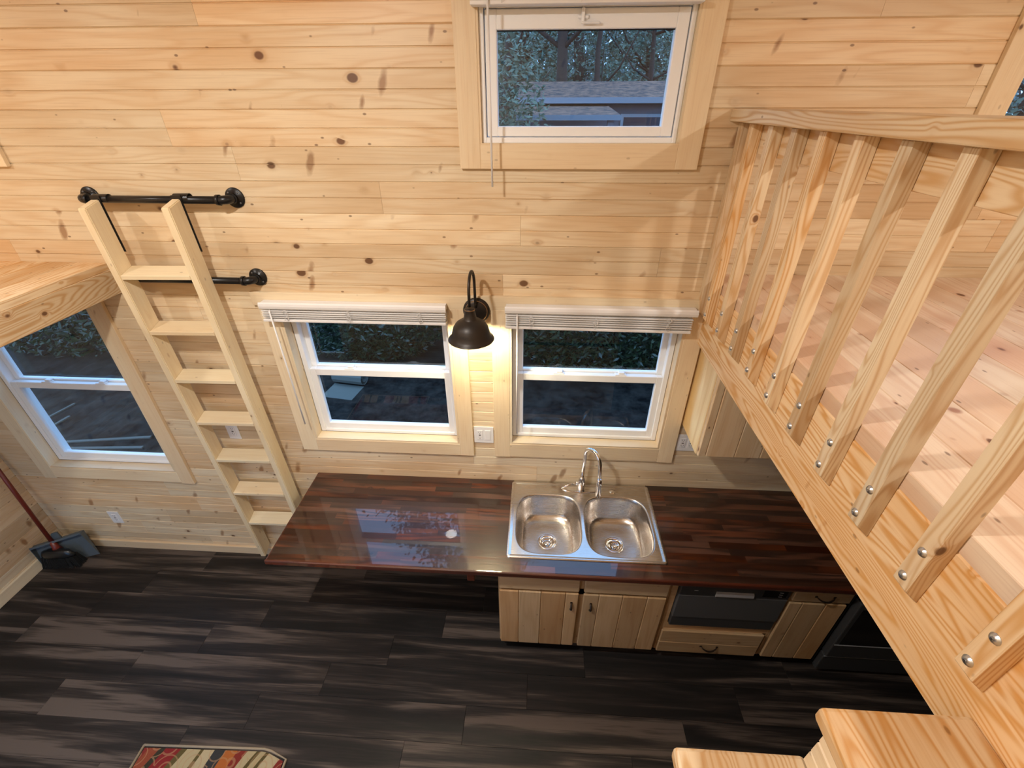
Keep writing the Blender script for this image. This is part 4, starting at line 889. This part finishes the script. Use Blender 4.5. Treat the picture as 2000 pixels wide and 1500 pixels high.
TREES = [(1.87, 12.0, 1, 'A', 1.0, 8.4, 'dark straight trunked tree at the middle of the high window view'), (2.8, 12.3, 0, 'B', 0.9, 8.0, 'thin tree right of centre in the high window view'),
         (4.3, 13.5, 2, 'C', 1.1, 8.8, 'forked tree at the right of the high window view'), (0.3, 13.0, 1, 'A', 0.9, 8.0, 'slender tree seen left of the dark trunk through the high window'),
         (8.6, 16.5, 0, 'B', 1.0, 8.2, 'tree standing in the woods at far right'), (-6.2, 13, 2, 'C', 1.0, 8.4, 'tree standing in the woods at far left'),
         (0.4, 24, 1, 'C', 1.5, 5.2, 'pale distant tree, middle of the woods'), (-5.5, 23, 1, 'A', 1.5, 5.0, 'pale distant tree, left in the woods'), (6.2, 24, 0, 'A', 1.5, 5.0, 'pale distant tree, right in the woods'),
         (12.5, 25, 1, 'B', 1.6, 5.0, 'pale distant tree at the far right end'), (-11.5, 24, 1, 'B', 1.6, 5.0, 'pale distant tree at the far left end'), (3.4, 31, 1, 'B', 1.9, 6.0, 'farthest hazy tree behind the shed, right'),
         (-2.8, 32, 1, 'C', 1.9, 6.0, 'farthest hazy tree behind the shed, left'), (10.0, 33, 1, 'C', 1.9, 6.0, 'farthest hazy tree at the right edge of the woods'), (-10.0, 33, 1, 'A', 1.9, 6.0, 'farthest hazy tree at the left edge of the woods'),
         (8.2, 5.8, 2, 'A', 1.0, 4.2, 'dark leafy tree outside the high window above the right loft'), (-0.5, 7.6, 1, 'A', 1.1, 10.6, 'tall tree whose crown hangs high above the window left of the lamp'), (-2.6, 6.0, 2, 'B', 0.9, 5.4, 'near leafy tree beyond the tall left window'), (11.5, 9.5, 0, 'A', 0.8, 7.8, 'tall tree standing to the right of the shed')]
for (x, y, t, c, s, hc, lab) in TREES:
    r = tag(empty('tree', (x, y, ZG)), lab, 'tree', 'trees outside'); a = U(0, 6.28)
    tr2 = link('trunk', TR[t], None, r, (x, y, ZG - 0.02)); tr2.rotation_euler = (0, 0, a); tr2.scale = (s, s, s)
    cr2 = link('crown', {'A': crownA, 'B': crownB, 'C': crownC}[c], None, r, (x, y, ZG + hc)); cr2.rotation_euler = (0, 0, a); cr2.scale = (s, s, s)
dw_ = leaves(36000, 42, 3, 5.2, 0.30, 77, 0.0, 1.8); dw_.materials.append(leafmat('haze_tinted_leaf', (0.16, 0.23, 0.22), (0.34, 0.43, 0.40), 0.8))  # pale teal leaf colour stands in for the haze
tag(link('woods', dw_, None, None, (8, 42, ZG + 4.6)), 'blue green woods far behind the shed, haze put into the leaf colour', 'woods', kind='stuff')
def bush(x, y, rx, ry, rz, n, size, seed, lab, mat=LEAF):
    r = tag(empty('bush', (x, y, ZG)), lab, 'bush', 'bushes outside'); me = leaves(n, rx, ry, rz, size, seed, 0.55, 3.2); me.materials.append(mat)
    link('foliage', me, None, r, (x, y, ZG + rz * 0.8)); rs = random.Random(seed); bm = bmesh.new()
    for k in range(14):
        a = rs.uniform(0, 6.28); q = rs.uniform(.3, .95); tube(bm, [(0.05 * math.cos(a), 0.05 * math.sin(a), 0.0), (rx * q * .5 * math.cos(a), ry * q * .5 * math.sin(a), rz * 0.8), (rx * q * math.cos(a), ry * q * math.sin(a), rz * rs.uniform(.9, 1.5))], [0.016, 0.010, 0.004], 5)
    fin('stems', bm, BARK, r, (x, y, ZG))
bush(-1.45, 4.7, 1.5, 0.9, 1.15, 15000, 0.055, 31, 'broad leaved bush outside the window left of the lamp')
bush(2.4, 4.35, 1.6, 0.85, 1.15, 15000, 0.055, 32, 'dense dark bush outside the sink window')
bush(-6.6, 4.6, 2.0, 0.9, 1.2, 9000, 0.06, 33, 'dark bush outside the tall left window')
bush(5.6, 5.2, 1.4, 0.9, 1.1, 6000, 0.06, 35, 'dark bush right of the sink window view')
bush(0.95, 4.75, 0.66, 0.40, 2.45, 7000, 0.05, 34, 'tall climbing bush at the left of the high window view', LEAF2)
# neighbouring shed
sh = tag(empty('garden_shed', (2.2, 8.5, ZG)), 'low shed with leaf strewn roof seen through the high window', 'shed')
def roofmat():
    m, nt, b = newmat('leafy_shingle_roof'); N = nt.nodes.new; L = nt.links.new
    tc = N('ShaderNodeTexCoord'); n = N('ShaderNodeTexNoise'); n.inputs['Scale'].default_value = 7; n.inputs['Detail'].default_value = 5; n.inputs['Roughness'].default_value = 0.75; L(tc.outputs['Object'], n.inputs['Vector'])
    r = N('ShaderNodeValToRGB'); L(n.outputs['Fac'], r.inputs[0]); e = r.color_ramp.elements; e[0].position = 0.4; e[0].color = (0.02, 0.018, 0.02, 1); e[1].position = 0.60; e[1].color = (0.26, 0.13, 0.08, 1)
    L(r.outputs[0], b.inputs['Base Color']); b.inputs['Roughness'].default_value = 0.8; return m
RF = roofmat(); SW = plain('shed_wall', (0.16, 0.15, 0.17), 0.8)
bm = bmesh.new(); prism(bm, [(7.0, 2.91), (9.2, 3.22), (11.2, 2.90), (11.2, 2.84), (9.2, 3.15), (7.0, 2.85)], 0, 0.9, 7.5); fin('roof', bm, RF, sh)
bx('wall', sh, (1.1, 7.3), (7.3, 11.0), (ZG, 2.86), SW); bx('fascia', sh, (0.9, 7.5), (6.96, 6.995), (2.84, 2.925), plain('fascia_pale', (0.22, 0.22, 0.24), 0.7))
bm = bmesh.new(); prism(bm, [(5.4, 2.70), (7.29, 2.82), (7.29, 2.76), (5.4, 2.65)], 0, 0.95, 2.48); fin('porch_roof', bm, RF, sh); bx('porch_fascia', sh, (0.95, 2.48), (5.36, 5.395), (2.64, 2.705), plain('fascia_blue', (0.16, 0.19, 0.22), 0.7))
for px_ in (1.0, 2.30): bx('post', sh, (px_, px_ + 0.09), (5.42, 5.51), (ZG, 2.645), SW)
for i in range(2): f_ = bx('window', sh, (2.75 + i * 1.0, 3.6 + i * 1.0), (7.26, 7.298), (1.75, 2.68), plain('shed_trim', (0.38, 0.38, 0.40), 0.7), 0.003); bx('pane', f_, (2.80 + i * 1.0, 3.55 + i * 1.0), (7.255, 7.259), (1.8, 2.63), plain('shed_pane', (0.05, 0.04, 0.05), 0.2))
# things lying on the ground outside
SL = plain('weathered_lumber', (0.10, 0.09, 0.07), 0.8)
def stick(p, q, w, lab):
    p, q = Vector(p), Vector(q); c = (p + q) / 2; L_ = (q - p).length; bm = bmesh.new(); addbox(bm, (-L_ / 2, L_ / 2), (-w / 2, w / 2), (0, 0.02), 0.002)
    o = fin('lumber_strip', bm, SL, None, (c.x, c.y, ZG)); o.rotation_euler = (0, 0, math.atan2(q.y - p.y, q.x - p.x)); tag(o, lab, 'lumber', 'lumber strips on the ground')
stick((-5.22, 2.39), (-5.14, 2.79), 0.03, 'thin pale strip of lumber on the ground outside the tall left window, uppermost')
stick((-4.98, 2.25), (-4.94, 2.50), 0.035, 'short pale strip of lumber lying below the uppermost one')
stick((-4.54, 1.97), (-3.50, 2.13), 0.04, 'long pale lumber strip on the ground outside the tall left window')
stick((-4.35, 1.86), (-3.45, 1.93), 0.04, 'long pale lumber strip closest to the tall left window')
bm = bmesh.new(); sp = [(0.02 + 0.009 * t) for t in range(10)]
pts = [((0.03 + 0.0045 * t) * math.cos(t * .6), (0.03 + 0.0045 * t) * math.sin(t * .6)) for t in range(22)]; pts2 = [((0.035 + 0.0045 * t) * math.cos(t * .6), (0.035 + 0.0045 * t) * math.sin(t * .6)) for t in range(21, -1, -1)]
prism(bm, [(u, v + 0.13) for u, v in pts + pts2], 0, -0.24, 0.24); addbox(bm, (-0.24, 0.24), (-0.42, -0.05), (0.0, 0.006))
ro = fin('fabric_roll', bm, plain('pale_fabric', (0.13, 0.13, 0.11), 0.9), None, (-1.42, 3.55, ZG)); ro.rotation_euler = (0, 0, -0.15); tag(ro, 'pale unrolled mat lying on the ground outside the window left of the lamp', 'mat')
